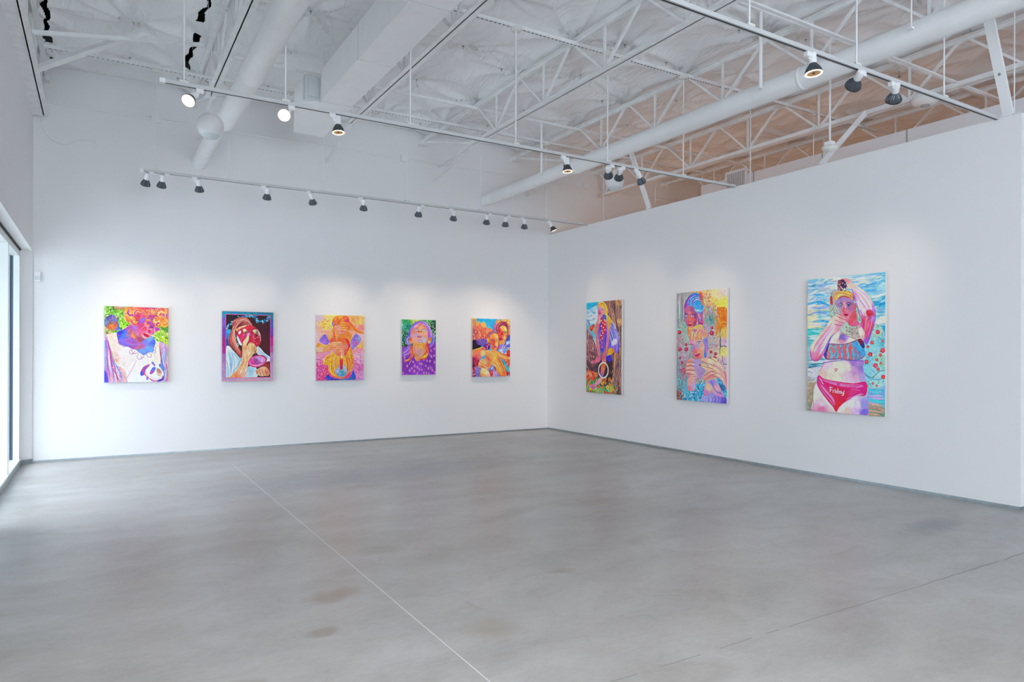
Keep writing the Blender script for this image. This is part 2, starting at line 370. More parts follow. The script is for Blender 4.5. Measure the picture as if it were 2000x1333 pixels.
# ------------------------------------------------------------------ roof: open web joists
JX = [-0.61, 1.12, 2.83, 4.64, 6.45, 8.30, 10.12, 11.95, 13.8]
TOP_Y = [10.98 - 1.21 * k for k in range(15)]         # where the webs meet the top chord
TOP_Y = [9.90, 8.74, 7.56, 6.42, 5.20, 4.00, 2.80, 1.60, .40, -.80, -2.0, -3.2, -4.4, -5.6]
ZB, ZT = 4.465, 4.955
JL = ['joist hugging the left wall', 'first open web joist from the left wall, dark gap beside it', 'second open web joist, beside the rectangular duct',
      'third open web joist, in the middle of the roof', 'open web joist behind the long round duct', 'open web joist just beyond the partition wall',
      'dim open web joist over the back rooms', 'dim farther joist over the back rooms', 'farthest joist over the back rooms']
def joist(i, x):
    t = thing('roof_joist', 'white steel ' + JL[i], 'joist', (x, YB, ZB), 'open web roof joists')
    yend = 8.86 if i < 5 else 10.45
    if i == 0: yend = 10.60
    ys = YS + .1
    for s in (-1, 1):
        MB().angle((x + s * .006, yend, ZB - .02), (x + s * .006, ys, ZB - .02), .062, .007, s).build('bottom_chord', M['white_old'], t)
        MB().bar((x + s * .036, YB, ZT + .02), (x + s * .036, ys, ZT + .02), .044, .007).bar((x + s * .016, YB, ZT + .0), (x + s * .016, ys, ZT + .0), .007, .042).build('top_chord', M['white_old'], t)
    MB().box(x - .0055, x + .0055, ys, yend, ZB - .016, ZB - .010).build('gap_filler', M['white_old'], t)
    MB().bar((x, YB, ZT - .02), (x, YB - .14, ZT - .02), .12, .07).build('bearing_seat', M['white_old'], t)
    bots = [(a + b) / 2 for a, b in zip(TOP_Y[:-1], TOP_Y[1:])]
    def web(p, q, w=.026): MB().bar(p, q, w, w, (1, 0, 0)).build('web_member', M['white_old'], t)
    if i < 6:
        web((x, 10.62, ZT), (x, 9.9 if yend > 10 else yend - .03, ZB), .03)
        for k, ty in enumerate(TOP_Y):
            if ty > yend + .3 and yend < 9: continue
            if ty < -2.4: break
            if k > 0 or yend > 9:
                by0 = bots[k - 1] if k > 0 else 10.4
                if by0 < yend: web((x, by0, ZB), (x, ty + .045, ZT))
            web((x, ty - .045, ZT), (x, bots[k], ZB))
            web((x, bots[k], ZB), (x, bots[k], ZT), .022)
    else:
        for k, ty in enumerate(TOP_Y[:8]):
            if k > 0: web((x, bots[k - 1], ZB), (x, ty + .045, ZT))
            web((x, ty - .045, ZT), (x, bots[k], ZB)); web((x, bots[k], ZB), (x, bots[k], ZT), .022)
    # chord extensions splayed down to the wall
    ext = {1: [(1.20, 4.45)], 2: [(3.04, 4.40)], 3: [(4.97, 4.60), (4.90, 4.34)], 4: [(6.75, 4.32)]}.get(i, [])
    for k, (ex, ez) in enumerate(ext):
        MB().bar((x + .02 + .03 * k, yend + .15 * k, ZB - .01), (ex, YB, ez), .035, .012).bar((x + .035 + .03 * k, yend + .15 * k, ZB + .005), (ex + .015, YB, ez + .015), .007, .035).build('chord_extension', M['white_old'], t)
    return t
for i, x in enumerate(JX): joist(i, x)
# wall ledger box beside the left joist
lb = MB(); lb.box(XL, -.645, YS, 10.6, 4.43, 4.60); lb.box(-.645, -.632, YS, 10.6, 4.43, 4.5)
tag(lb.build('roof_ledger', M['white_old']), 'white boxed steel ledger fixed along the top of the left wall', 'beam')

# slotted struts across the joists: the tracks hang from them
def strut(y, z, x0, x1, label, slots=True):
    t = thing('slotted_strut' if slots else 'bridging_bar', label, 'strut', (x0, y, z), 'struts across the joists')
    MB().box(x0, x1, y - .021, y + .021, z, z + .036).build('channel', M['white_old'], t)
    if slots:
        s = MB(); x = x0 + .05
        while x < min(x1, 10.5) - .05:
            s.box(x, x + .026, y - .006, y + .006, z - .0012, z + .001); x += .052
        o = s.build('slot_row', M['dark_slot'], t); o['kind'] = 'stuff'; o['label'] = 'row of dark slots'
    return t
strut(9.508, ZT - .045, -.55, 14.5, 'white slotted strut nearest the back wall, under the insulation')
strut(6.30, ZT - .045, -.55, 14.5, 'white slotted strut with dark slots crossing the middle joists')
strut(3.19, ZT - .045, -.55, 14.5, 'white slotted strut above the nearest light track')
strut(8.70, ZT - .045, 1.12, 14.5, 'plain white bar crossing the joists above the ends of the bottom chords', False)
strut(4.70, ZT - .045, 1.12, 14.5, 'plain white bar crossing the joists above the duct hanger', False)
br = MB(); br.angle((2.83, 4.1, ZB + .03), (10.12, 4.1, ZB + .03), .04, .006)
tag(br.build('bridging_angle', M['white_old']), 'white steel angle lying on the lower chords above the nearest track', 'strut', 'struts across the joists')
b1 = MB(); b1.angle((-.56, 8.10, 4.50), (1.03, 8.56, 4.92), .045, .008)
tag(b1.build('bridging_angle', M['white_old']), 'thin white brace from the left joist, rising to the first joist', 'brace')
b2 = MB(); b2.angle((-.56, 9.06, 4.47), (.456, 8.49, 4.90), .085, .008)
tag(b2.build('bridging_angle', M['white_old']), 'broad white diagonal brace from the left joist up into the insulation', 'brace')
# kicker braces on the partition walls
def kicker(p, q, wdt, label):
    t = thing('kicker_brace', label, 'brace', p, 'kicker braces on top of the wall')
    MB().bar(p, q, .03, wdt, (0, 1, 0)).build('brace_bar', M['white'], t)
    MB().box(p[0] - .05, p[0] + .05, p[1] - wdt / 2, p[1] + wdt / 2, p[2] - .002, p[2] + .012).build('foot_plate', M['white'], t)
    MB().bar((q[0], q[1], q[2]), (q[0] - .42, q[1], q[2]), .04, .01).build('head_plate', M['white'], t)
    d = (Vector(q) - Vector(p)); c = Vector(p) + d * .42
    MB().bar(c + Vector((-.02, -.0, -.007)), c + Vector((-.02, 0, 0.03)), .008, .02, (0, 1, 0)).build('bolt', M['grille'], t)
    return t
kicker((7.24, 3.10, WALL_H), (6.86, 3.10, 4.47), .085, 'flat white steel brace on the near end of the partition wall')
kicker((7.24, 7.96, WALL_H), (6.86, 7.96, 4.47), .075, 'flat white steel brace beside the round hanging speaker')
bb = MB().angle((7.36, 5.12, 3.64), (8.28, 5.12, 4.44), .07, .008, 1, (0, 1, 0))
tag(bb.build('kicker_brace', M['white_old']), 'white angle brace rising behind the partition to the joist beyond', 'brace')

# ------------------------------------------------------------------ draped insulation facing (ceiling)
def drape():
    x0, x1, y0, y1, st = XL + .003, 14.9, -1.5, YB - .003, .032
    xs = np.arange(x0, x1, st); xs = np.append(xs[xs < 12], np.arange(12, x1 + .01, .12)); ys = np.append(np.arange(YS, y0, .25), np.append(np.arange(y0, y1, st), y1))
    xs = np.unique(np.concatenate([xs, np.arange(.90, 1.03, .008), np.arange(-.58, -.45, .008)])); X, Y = np.meshgrid(xs, ys)
    J = np.array(JX + [15.6]); idx = np.clip(np.searchsorted(J, X) - 1, 0, len(J) - 2)
    u = np.clip((X - J[idx]) / (J[idx + 1] - J[idx]), 0, 1)
    bay = np.sin(np.pi * u)
    Zz = 5.022 + .14 * bay ** .7
    wig = np.zeros_like(X)
    r = np.random.default_rng(5)
    for k in range(26):
        a = r.uniform(0, 2 * np.pi); f = r.uniform(1.2, 5.5); ph = r.uniform(0, 6.28)
        wig += np.sin((X * np.cos(a) * 1.3 + Y * np.sin(a)) * f + ph + .8 * np.sin(X * 1.1 + Y * .7 + k)) / f
    Zz += wig * .012 * (.25 + bay)
    # belly sag between fixings along each bay
    per = 1.21
    Zz -= .035 * bay * (.5 + .5 * np.cos((Y - 9.9) / per * 2 * np.pi + idx * 1.3))
    def radial(px, py, amp, k, R, ph, asym=0.):
        nonlocal Zz
        sl = (np.abs(X - px) < R * 2.6) & (np.abs(Y - py) < R * 2.6)
        dx = X[sl] - px; dy = Y[sl] - py; rr = np.hypot(dx, dy) + 1e-6; th = np.arctan2(dy, dx)
        fold = np.abs(np.sin(k * th / 2 + ph + .7 * np.sin(2 * th + ph))) ** .6
        Zz[sl] += amp * (fold - .6) * (rr / (rr + .07)) * np.exp(-(rr / R) ** 1.5) * 1.0
    pins = []
    for j in range(len(JX)):
        for ty in TOP_Y[:11]:
            if j > 6 and ty < 2: continue
            radial(JX[j], ty, r.uniform(.10, .16), r.integers(7, 12), r.uniform(.5, .75), r.uniform(0, 6))
        if j < len(JX):
            xm = JX[j] + (.92 if j < 8 else .8)
            for ty in np.arange(10.4, -1.2, -1.22):
                px, py = xm + r.uniform(-.08, .12), ty - .3 + r.uniform(-.15, .15)
                if j == 0: px = .33
                radial(px, py, r.uniform(.08, .13), r.integers(6, 11), r.uniform(.5, .7), r.uniform(0, 6))
                sl = (np.hypot(X - px, Y - py) < .9); Zz[sl] += .05 * np.exp(-np.hypot(X[sl] - px, Y[sl] - py) / .22)
                pins.append((px, py))
            for ty in np.arange(10.2, -1.2, -1.22):
                pins.append((JX[j] - .22 + r.uniform(-.05, .05), ty + r.uniform(-.1, .1)))
    # keep above top chords and out of the wall line
    near = np.exp(-((X - J[idx]) / .10) ** 2) + np.exp(-((X - J[idx + 1]) / .10) ** 2)
    Zz = np.maximum(Zz, 4.99)
    edge = np.exp(-(np.abs(Y - y1) / .12) ** 2); Zz = Zz * (1 - edge) + 5.145 * edge + .012 * np.sin(X * 3.1) * edge
    ny, nx = X.shape
    co = np.stack([X, Y, Zz], -1).reshape(-1, 3)
    I = np.arange(ny * nx).reshape(ny, nx)
    q = np.stack([I[:-1, :-1], I[1:, :-1], I[1:, 1:], I[:-1, 1:]], -1).reshape(-1, 4)
    # torn slits that show the dark deck
    cx = X[:-1, :-1].ravel(); cyy = Y[:-1, :-1].ravel()
    slit = np.zeros(len(cx), bool)
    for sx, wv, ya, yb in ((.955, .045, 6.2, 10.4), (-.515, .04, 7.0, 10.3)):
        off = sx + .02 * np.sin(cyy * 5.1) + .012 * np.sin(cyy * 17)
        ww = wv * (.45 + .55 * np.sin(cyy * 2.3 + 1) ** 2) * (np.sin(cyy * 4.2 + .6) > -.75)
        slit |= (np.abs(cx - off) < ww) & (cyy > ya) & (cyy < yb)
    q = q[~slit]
    me = bpy.data.meshes.new('ceiling'); me.vertices.add(len(co)); me.vertices.foreach_set('co', co.ravel())
    me.loops.add(q.size); me.loops.foreach_set('vertex_index', q.ravel().astype(np.int32))
    me.polygons.add(len(q)); me.polygons.foreach_set('loop_start', np.arange(0, q.size, 4, dtype=np.int32))
    me.polygons.foreach_set('use_smooth', np.ones(len(q), bool)); me.update(); me.validate()
    me.materials.append(M['sheet'])
    o = bpy.data.objects.new('ceiling', me); COL.objects.link(o); o['kind'] = 'structure'
    o['label'] = 'white draped insulation sheet pinned between the roof joists'
    def zat(px, py):
        a = int(np.argmin(np.abs(xs - px))); b = int(np.argmin(np.abs(ys - py))); return float(Zz[b, a])
    pin = None
    for px, py in pins:
        if px > 9 or py < 2: continue
        z = zat(px, py)
        if pin is None:
            mb = MB(); mb.tube((0, 0, .012), (0, 0, -.035), .0035, 6); mb.tube((0, 0, -.006), (0, 0, -.001), .016, 8)
            pin = mb.build('insulation_pin', M['grille']); base = pin; k = pin
        else: k = base.copy(); COL.objects.link(k)
        k.location = (px, py, z); k.parent = o
    return zat
ceil_z = drape()

# ------------------------------------------------------------------ ducts
def round_duct(x, xf, z, r, rf, ystep, rings, label):
    t = thing('round_duct', label, 'duct', (x, YB, z))
    mb = MB(); mb.tube((x, YS, z), (x, ystep, z), r, 40, None, False)
    mb.build('duct_pipe', M['duct'], t)
    mb = MB(); mb.tube((x, ystep, z), (xf, ystep + .10, z), r, 40, rf, False); mb.tube((xf, ystep + .10, z), (xf, YB, z), rf, 40, None, False)
    mb.build('duct_pipe', M['duct'], t)
    for y in rings:
        rr = r if y < ystep else rf
        MB().lathe([(rr, -.018), (rr + .007, -.010), (rr + .008, .010), (rr, .018)], (x if y < ystep else xf, y, z), (0, 1, 0), 40).build('collar', M['duct'], t)
    return t
round_duct(1.268, 1.225, 4.13, .112, .098, 8.62, [7.05, 4.9, 2.7, .5], 'white round duct hanging at the left, running into the back wall')
round_duct(5.90, 5.86, 4.13, .107, .100, 8.05, [8.0, 4.3, 1.8], 'long white round duct along the right side, above the partition wall')
# hangers of the long duct
def hanger(x, y, z0, z1, r, label, group='thick rods that carry the long round duct'):
    t = thing('duct_hanger', label, 'hanger', (x, y, z0), group)
    MB().tube((x, y, z0), (x, y, z1), r, 10).build('rod', M['white'], t)
    MB().box(x - .025, x + .012, y - .02, y + .02, z0 - .004, z0 + .012).build('clamp', M['white'], t)
hanger(5.740, 8.70, 4.13, 4.912, .018, 'thick white rod down to the far end of the long round duct')
hanger(5.770, 4.70, 4.13, 4.912, .018, 'thick white rod down to the middle of the long round duct')
hanger(5.778, 3.19, 4.13, 4.912, .006, 'thin rod down to the near end of the long round duct')
# rectangular duct
rd = thing('rectangular_duct', 'white rectangular duct with an end box, between the two left joists', 'duct', (2.37, 8.0, 4.33))
def duct_box(x0, x1, y0, y1, z0, z1, name, m='duct'): return MB().box(x0, x1, y0, y1, z0, z1).build(name, M[m], rd)
cuts = [YS + .3, -2, 1.3, 3.95, 5.28, 6.615, 7.94]
for a, b in zip(cuts[:-1], cuts[1:]): duct_box(2.19, 2.555, a + .002, b - .002, 4.33, 4.685, 'duct_section')
for b in cuts[1:]: duct_box(2.1875, 2.5575, b - .004, b + .004, 4.3275, 4.6875, 'flange', 'grey_panel')
eb = MB(); eb.prism([(2.02, 8.15), (2.20, 8.02), (2.20, 7.946), (2.56, 7.946), (2.59, 9.27), (2.19, 9.24), (1.99, 8.36)], 4.33, 4.62)
eb.build('end_box', M['duct'], rd)
duct_box(2.03, 2.185, 8.02, 8.10, 4.36, 4.63, 'side_collar', 'grey_panel')
MB().box(2.06, 2.17, 8.004, 8.02, 4.39, 4.60).build('access_panel', M['grey_panel'], rd)
MB().bar((2.30, 8.2, 4.62), (2.30, 8.2, 5.02), .03, .004).build('hanger_strap', M['white'], rd)
MB().bar((2.40, 5.0, 4.69), (2.40, 5.0, 5.02), .03, .004).build('hanger_strap', M['white'], rd)
# ------------------------------------------------------------------ light tracks, rods, canopies
def track(y, x0, x1, label):
    t = thing('light_track', label, 'light track', (x0, y, 3.63), 'light tracks hung below the joists')
    MB().box(x0, x1, y - .018, y + .018, 3.632, 3.662).build('channel', M['track'], t)
    MB().box(x0 + .03, x1, y - .006, y + .006, 3.6305, 3.633).build('conductor_slot', M['dark_slot'], t)
    MB().box(x0 - .012, x0 + .03, y - .020, y + .020, 3.629, 3.665).build('end_feed', M['white'], t)
    return t
TY = (9.508, 6.29, 3.19)
track(TY[0], .43, 7.222, 'white light track nearest the back wall, carrying twelve spotlights')
track(TY[1], .43, 7.222, 'white light track across the middle, carrying six spotlights')
track(TY[2], -.4, 7.222, 'white light track nearest the camera, meeting the near end of the partition')
def rod(x, y, z1, canopy, label, r=.0055, z0=3.66):
    t = thing('track_hanger', label, 'hanger', (x, y, z0), 'thin rods that hang the light tracks')
    MB().tube((x, y, z0), (x, y, z1), r, 8).build('rod', M['white'], t)
    MB().box(x - .035, x + .035, y - .021, y + .021, z0 - .001, z0 + .018).build('track_clamp', M['cream'], t)
    if canopy:
        MB().lathe([(.002, -.035), (.05, -.03), (.062, -.012), (.062, 0), (.03, .002)], (x, y, z1), (0, 0, 1), 20).build('canopy', M['cream'], t)
        pass
names = ['leftmost', 'second from the left', 'third from the left', 'fourth from the left', 'fifth from the left', 'sixth from the left']
for k, (x, cn) in enumerate([(.60, 1), (1.44, 1), (2.66, 0), (3.90, 0), (5.13, 1), (6.37, 1)]):
    rod(x, TY[0], 4.905, cn, 'thin white rod on the back light track, ' + names[k], .006)
for k, (x, cn) in enumerate([(.60, 0), (1.42, 0), (2.61, 0), (3.82, 1), (5.07, 1), (6.28, 1)]):
    rod(x, TY[1], 4.905, cn, 'white rod on the middle light track, ' + names[k], .0075)
for k, x in enumerate((2.6, 3.8, 5.02, 6.29)):
    rod(x, TY[2], 4.91, 0, 'white rod on the nearest light track, ' + names[k], .0065)
# rods and cables that drop behind the partition
for x, y, z0, lab in ((7.52, 6.29, 3.0, 'white rod dropping behind the partition at the end of the middle track'),
                      (7.58, 9.508, 3.0, 'white rod dropping behind the partition beside the round speaker'),
                      (8.79, 9.508, 3.2, 'thin white rod dropping behind the partition, right of the flat brace'),
                      (8.88, 6.30, 3.2, 'thin white rod with a small canopy, left of the smoke detector'),
                      (7.56, 3.19, 3.0, 'white rod dropping behind the near end of the partition'),
                      (10.0, 9.508, 3.4, 'thin rod over the back room, left of the vent')):
    t = thing('cable_drop', lab, 'hanger', (x, y, z0), 'rods that drop behind the partition')
    MB().tube((x, y, z0), (x, y, 4.912), .006, 8).build('rod', M['white'], t)
    MB().lathe([(.002, -.03), (.045, -.025), (.05, 0), (.03, .004)], (x, y, 4.912), (0, 0, 1), 16).build('canopy', M['cream'], t)

# ------------------------------------------------------------------ track spotlights
def spot(x, y, aim, label, side=1, face='back', e=18, group=None, cone=52, sz=1.0):
    z = 3.63
    a = Vector(aim).normalized()
    t = thing('track_spotlight', label, 'spotlight', (x, y, z), group)
    MB().box(x - .028, x + .028, y - .016, y + .016, z - .035, z + .002).build('adapter', M['white'], t)
    dz = .045 if sz > 1.05 else .066; h = Vector((x + side * .052, y, z - dz))
    j = MB(); j.tube((x + side * .01, y, z - .030), (x + side * .02, y, z - dz + .003), .012, 10); j.tube((x + side * .012, y, z - dz + .005), h, .010, 8)
    j.build('swivel_arm', M['white'], t)
    q = h - a * .02
    # socket
    MB().lathe([(.0, -.034), (.026, -.033), (.029, -.028), (.029, .045), (.024, .052)], q, a, 20).build('socket', M['white'], t)
    # finned reflector bulb
    R = .056 * sz
    MB().lathe([(.022, .040), (.028, .050), (.030, .056), (R * .82, .084), (R, .112), (R, .122)], q, a, 36, 0, False, .10).build('finned_bulb', M['heatsink'], t)
    f = q + a * .121
    if face == 'lit':
        l = MB(); l.disc(f, a, R * .95); l.build('lamp_face', M['lens_warm'], t)
    else:
        l = MB(); l.lathe([(R * .99, 0.001), (R * .97, .004), (R * .80, .004), (R * .78, .0)], f, a, 24); l.build('lamp_ring', M['lens_ring' if face == 'ring' else 'heatsink'], t)
        l = MB(); l.lathe([(R * .78, .001), (R * .45, -.004), (.001, -.002)], f, a, 24); l.build('lamp_face', M['lens_dim'], t)
        l = MB(); l.disc(f + a * .001, a, R * .18, 12); l.build('lamp_core', M['dark_slot'], t)
    d = bpy.data.lights.new('spotlight_beam', 'SPOT'); d.energy = e * SPOT_E; d.color = (1.0, .80, .62); d.spot_size = math.radians(cone); d.spot_blend = 1.0; d.shadow_soft_size = .035
    o = bpy.data.objects.new('spotlight_beam', d); COL.objects.link(o)
    o.matrix_world = Matrix.Translation(f + a * .012) @ a.to_track_quat('-Z', 'Y').to_matrix().to_4x4()
    o.parent = t; o.matrix_parent_inverse = Matrix.Translation(-Vector((x, y, z)))
    return t
g1 = 'spotlights on the back track'; g2 = 'spotlights on the middle track'; g3 = 'spotlights on the nearest track'
def to(x, y, tx, ty, tz): return (tx - x, ty - y, tz - 3.5)
B = [(.55, .10, 'leftmost spotlight on the back track, tilted left', -1, (.25, YB, 1.55), 1),
     (.72, .52, 'second spotlight from the left on the back track, close to the first', -1, (.55, YB, 1.5), 1),
     (1.03, 1.0, 'spotlight on the back track below the end of the left round duct', 1, (1.3, YB, 1.4), 1),
     (1.865, 1.9, 'spotlight on the back track above the dark framed painting', 1, (1.9, YB, 1.5), 1),
     (2.45, 2.6, 'spotlight on the back track left of a rod, above the wall between two paintings', 1, (3.1, YB, 1.5), 1),
     (3.19, 3.3, 'spotlight on the back track above the orange and pink painting', 1, (3.4, YB, 1.5), 1),
     (4.14, 4.1, 'spotlight on the back track just right of the tallest thin rod', -1, (4.4, YB, 1.5), 1),
     (4.62, 4.6, 'spotlight on the back track above the purple painting', 1, (4.8, YB, 1.5), 1),
     (5.30, 5.2, 'spotlight on the back track right under the end of the long duct', -1, (5.7, YB, 1.5), 1),
     (5.64, 5.6, 'spotlight on the back track turned towards the corner', -1, (6.2, YB, 1.5), 1),
     (5.90, 5.9, 'spotlight on the back track, third last before the corner', 1, (6.3, YB - .2, 1.5), 1)]
for x, _, lab, s, tgt, e in B: spot(x, TY[0], to(x, TY[0], *tgt), lab, s, 'back', 18 * e, g1)
spot(6.42, TY[0], to(6.42, TY[0], 7.22, 9.0, 1.6), 'last spotlight on the back track, its lit face turned to the partition', 1, 'lit', 6, g1)
spot(.72, TY[1], (-.42, -.62, -.66), 'glowing spotlight at the left end of the middle track', -1, 'lit', 12, g2)
spot(1.47, TY[1], (-.28, -.80, -.53), 'glowing spotlight beside the end box of the rectangular duct', -1, 'lit', 12, g2)
spot(1.84, TY[1], (.02, -.12, -1), 'downward spotlight under the rectangular duct, warm ring showing', 1, 'ring', 8, g2)
spot(4.44, TY[1], (.0, -.12, -1), 'downward spotlight in front of the far round duct, warm ring showing', 1, 'ring', 8, g2)
spot(5.13, TY[1], to(5.13, TY[1], 7.22, 8.6, 1.6), 'dark spotlight at the left of the three in front of the round speaker', -1, 'back', 16, g2)
spot(5.30, TY[1], to(5.30, TY[1], 7.22, 9.0, 1.5), 'spotlight in the middle of the three in front of the round speaker', -1, 'back', 16, g2)
spot(5.50, TY[1], to(5.50, TY[1], 7.22, 6.9, 1.5), 'spotlight at the right of the three in front of the round speaker', 1, 'back', 20, g2)
spot(4.43, TY[2], (.0, -.10, -1), 'downward spotlight on the nearest track, in front of the long duct', 1, 'ring', 8, g3, 52, 1.12)
spot(5.10, TY[2], to(5.1, TY[2], 7.22, 6.7, 1.6), 'grey finned spotlight on the nearest track, left of the pair', -1, 'back', 20, g3, 52, 1.12)
spot(5.50, TY[2], to(5.5, TY[2], 7.22, 4.7, 1.6), 'grey finned spotlight on the nearest track, nearest the partition', 1, 'back', 22, g3, 52, 1.12)

# ------------------------------------------------------------------ hanging round speakers
def globe(x, y, z, r, ztop, label):
    t = thing('pendant_speaker', label, 'speaker', (x, y, z), 'round white pendant speakers')
    n = 20; pr = []
    for k in range(n + 1):
        a = math.pi * k / n
        rr, zz = r * math.sin(a), r * math.cos(a)
        if zz < -r * .72: break
        pr.append((max(rr, .001), zz))
    MB().lathe(pr, (x, y, z), (0, 0, 1), 40).build('shell', M['speaker'], t)
    rb = math.sqrt(1 - .72 ** 2) * r
    MB().lathe([(rb * 1.0, -r * .70), (rb * .98, -r * .735), (rb * .7, -r * .93), (rb * .3, -r * .99), (.001, -r)], (x, y, z), (0, 0, 1), 40).build('grille', M['speaker_mesh'], t)
    MB().tube((x, y, z + r - .004), (x, y, z + r + .02), .025, 14).build('cap', M['white'], t)
    for s in (-1, 1): MB().tube((x, y, z + r + .018), (x + s * .022, y, ztop), .0022, 6).build('suspension_wire', M['white'], t)
globe(.96, 7.54, 3.715, .130, 4.98, 'white round speaker hanging from the joist beside the left duct')
globe(6.47, 7.86, 3.955, .138, 4.44, 'white round speaker hanging behind three spotlights, near the partition')

# ------------------------------------------------------------------ things on the back wall
cd = thing('wall_conduit', 'thin white conduit running along the back wall above the track', 'conduit', (-.6, YB - .02, 4.65))
MB().path([(-.62, YB - .012, 4.66), (.1, YB - .012, 4.652), (.61, YB - .012, 4.65)], .016).build('conduit_pipe', M['white'], cd)
MB().path([(.71, YB - .012, 4.65), (2.5, YB - .012, 4.65), (4.27, YB - .012, 4.645)], .016).build('conduit_pipe', M['white'], cd)
MB().path([(4.38, YB - .012, 4.645), (6.2, YB - .012, 4.64), (8.07, YB - .012, 4.64), (11.2, YB - .012, 4.64)], .016).build('conduit_pipe', M['white'], cd)
for x in (.66, 4.33, 8.12): MB().box(x - .05, x + .05, YB - .05, YB - .001, 4.60, 4.70).build('junction_box', M['white'], cd)
cb = [(-.60, YB - .03, 4.56), (-.645, YB - .03, 4.45), (-.635, YB - .03, 4.33), (-.59, YB - .03, 4.24), (-.53, YB - .03, 4.17), (-.42, YB - .03, 4.13), (-.33, YB - .03, 4.15), (-.26, YB - .03, 4.20), (-.18, YB - .03, 4.23), (-.10, YB - .03, 4.235), (-.05, YB - .03, 4.21), (-.01, YB - .005, 4.18)]
tag(MB().path([Vector(p) for p in cb], .006).build('loose_cable', M['white']), 'loose white cable drooping on the back wall in the left corner', 'cable')
sn = thing('motion_sensor', 'small white motion sensor in the left corner of the back wall', 'sensor', (-.685, YB, 2.32))
MB().box(-.715, -.645, YB - .045, YB - .001, 2.33, 2.45).build('housing', M['white'], sn)
MB().box(-.708, -.652, YB - .052, YB - .045, 2.345, 2.395).build('lens', M['speaker_mesh'], sn)

# ------------------------------------------------------------------ things above the partition
sd = thing('smoke_detector', 'white disc detector hanging on a rod above the partition wall', 'smoke detector', (6.91, 4.70, 3.68))
MB().tube((6.91, 4.70, 3.77), (6.91, 4.70, 4.912), .010, 10).build('rod', M['white'], sd)
MB().box(6.87, 6.95, 4.66, 4.74, 3.715, 3.77).build('mounting_box', M['white'], sd)
MB().lathe([(.001, -.055), (.035, -.052), (.04, -.045), (.072, -.040), (.085, -.022), (.085, -.004), (.02, 0)], (6.91, 4.70, 3.718), (0, 0, 1), 28).build('disc', M['cream'], sd)
dm = thing('dome_fixture', 'white shallow dome fixture under the joist beyond the partition', 'ceiling fixture', (8.36, 4.45, 4.42))
MB().lathe([(.001, -.075), (.08, -.068), (.13, -.045), (.15, -.01), (.15, .0), (.001, .002)], (8.36, 4.45, 4.44), (0, 0, 1), 28).build('dome', M['speaker'], dm)
MB().lathe([(.04, -.081), (.05, -.080), (.052, -.074)], (8.36, 4.45, 4.44), (0, 0, 1), 20).build('ring', M['grille'], dm)
sk = thing('fire_sprinkler', 'small pendent sprinkler head on the bar above the nearest spotlights', 'sprinkler', (8.36, 4.79, 4.85))
MB().tube((8.36, 4.76, 4.94), (8.36, 4.76, 4.88), .014, 10).build('drop', M['cream'], sk)
MB().tube((8.36, 4.76, 4.88), (8.36, 4.76, 4.80), .006, 8).tube((8.36, 4.76, 4.815), (8.36, 4.76, 4.81), .022, 12).build('head', M['grille'], sk)
vt = thing('vent_grille', 'grey slatted air vent in the partition beyond', 'vent', (9.0, 7.8, 4.2))
MB().box(8.97, 8.999, 7.58, 7.62, 4.05, 4.45).box(8.97, 8.999, 7.98, 8.02, 4.05, 4.45).box(8.97, 8.999, 7.62, 7.98, 4.41, 4.45).box(8.97, 8.999, 7.62, 7.98, 4.05, 4.09).build('frame', M['partition'], vt)
MB().box(8.995, 8.999, 7.62, 7.98, 4.09, 4.41).build('backing', M['grille'], vt)
for k in range(9): MB().box(8.975, 8.995, 7.64 + k * .038, 7.652 + k * .038, 4.09, 4.41).build('slat', M['partition'], vt)
# ------------------------------------------------------------------ paintings: a small brush engine that lays paint on a fine canvas mesh
def hx(c):
    if len(c) == 3: c = c[0] * 2 + c[1] * 2 + c[2] * 2
    return np.array([int(c[i:i + 2], 16) for i in (0, 2, 4)], float) / 255
def pts_(s):
    if isinstance(s, str): return np.array([[float(v) for v in t.split(',')] for t in s.split()])
    return np.asarray(s, float)
def spline(p, closed, n=7):
    p = np.asarray(p, float)
    if len(p) < 3: return p
    if closed: q = np.vstack([p[-1], p, p[0], p[1]])
    else: q = np.vstack([2 * p[0] - p[1], p, 2 * p[-1] - p[-2]])
    t = np.linspace(0, 1, n, endpoint=False)[:, None]; out = []
    for i in range(1, len(q) - 2):
        a, b, c, d = q[i - 1], q[i], q[i + 1], q[i + 2]
        out.append(.5 * (2 * b + (c - a) * t + (2 * a - 5 * b + 4 * c - d) * t ** 2 + (3 * b - a - 3 * c + d) * t ** 3))
    out = np.vstack(out)
    return out if closed else np.vstack([out, q[-2]])
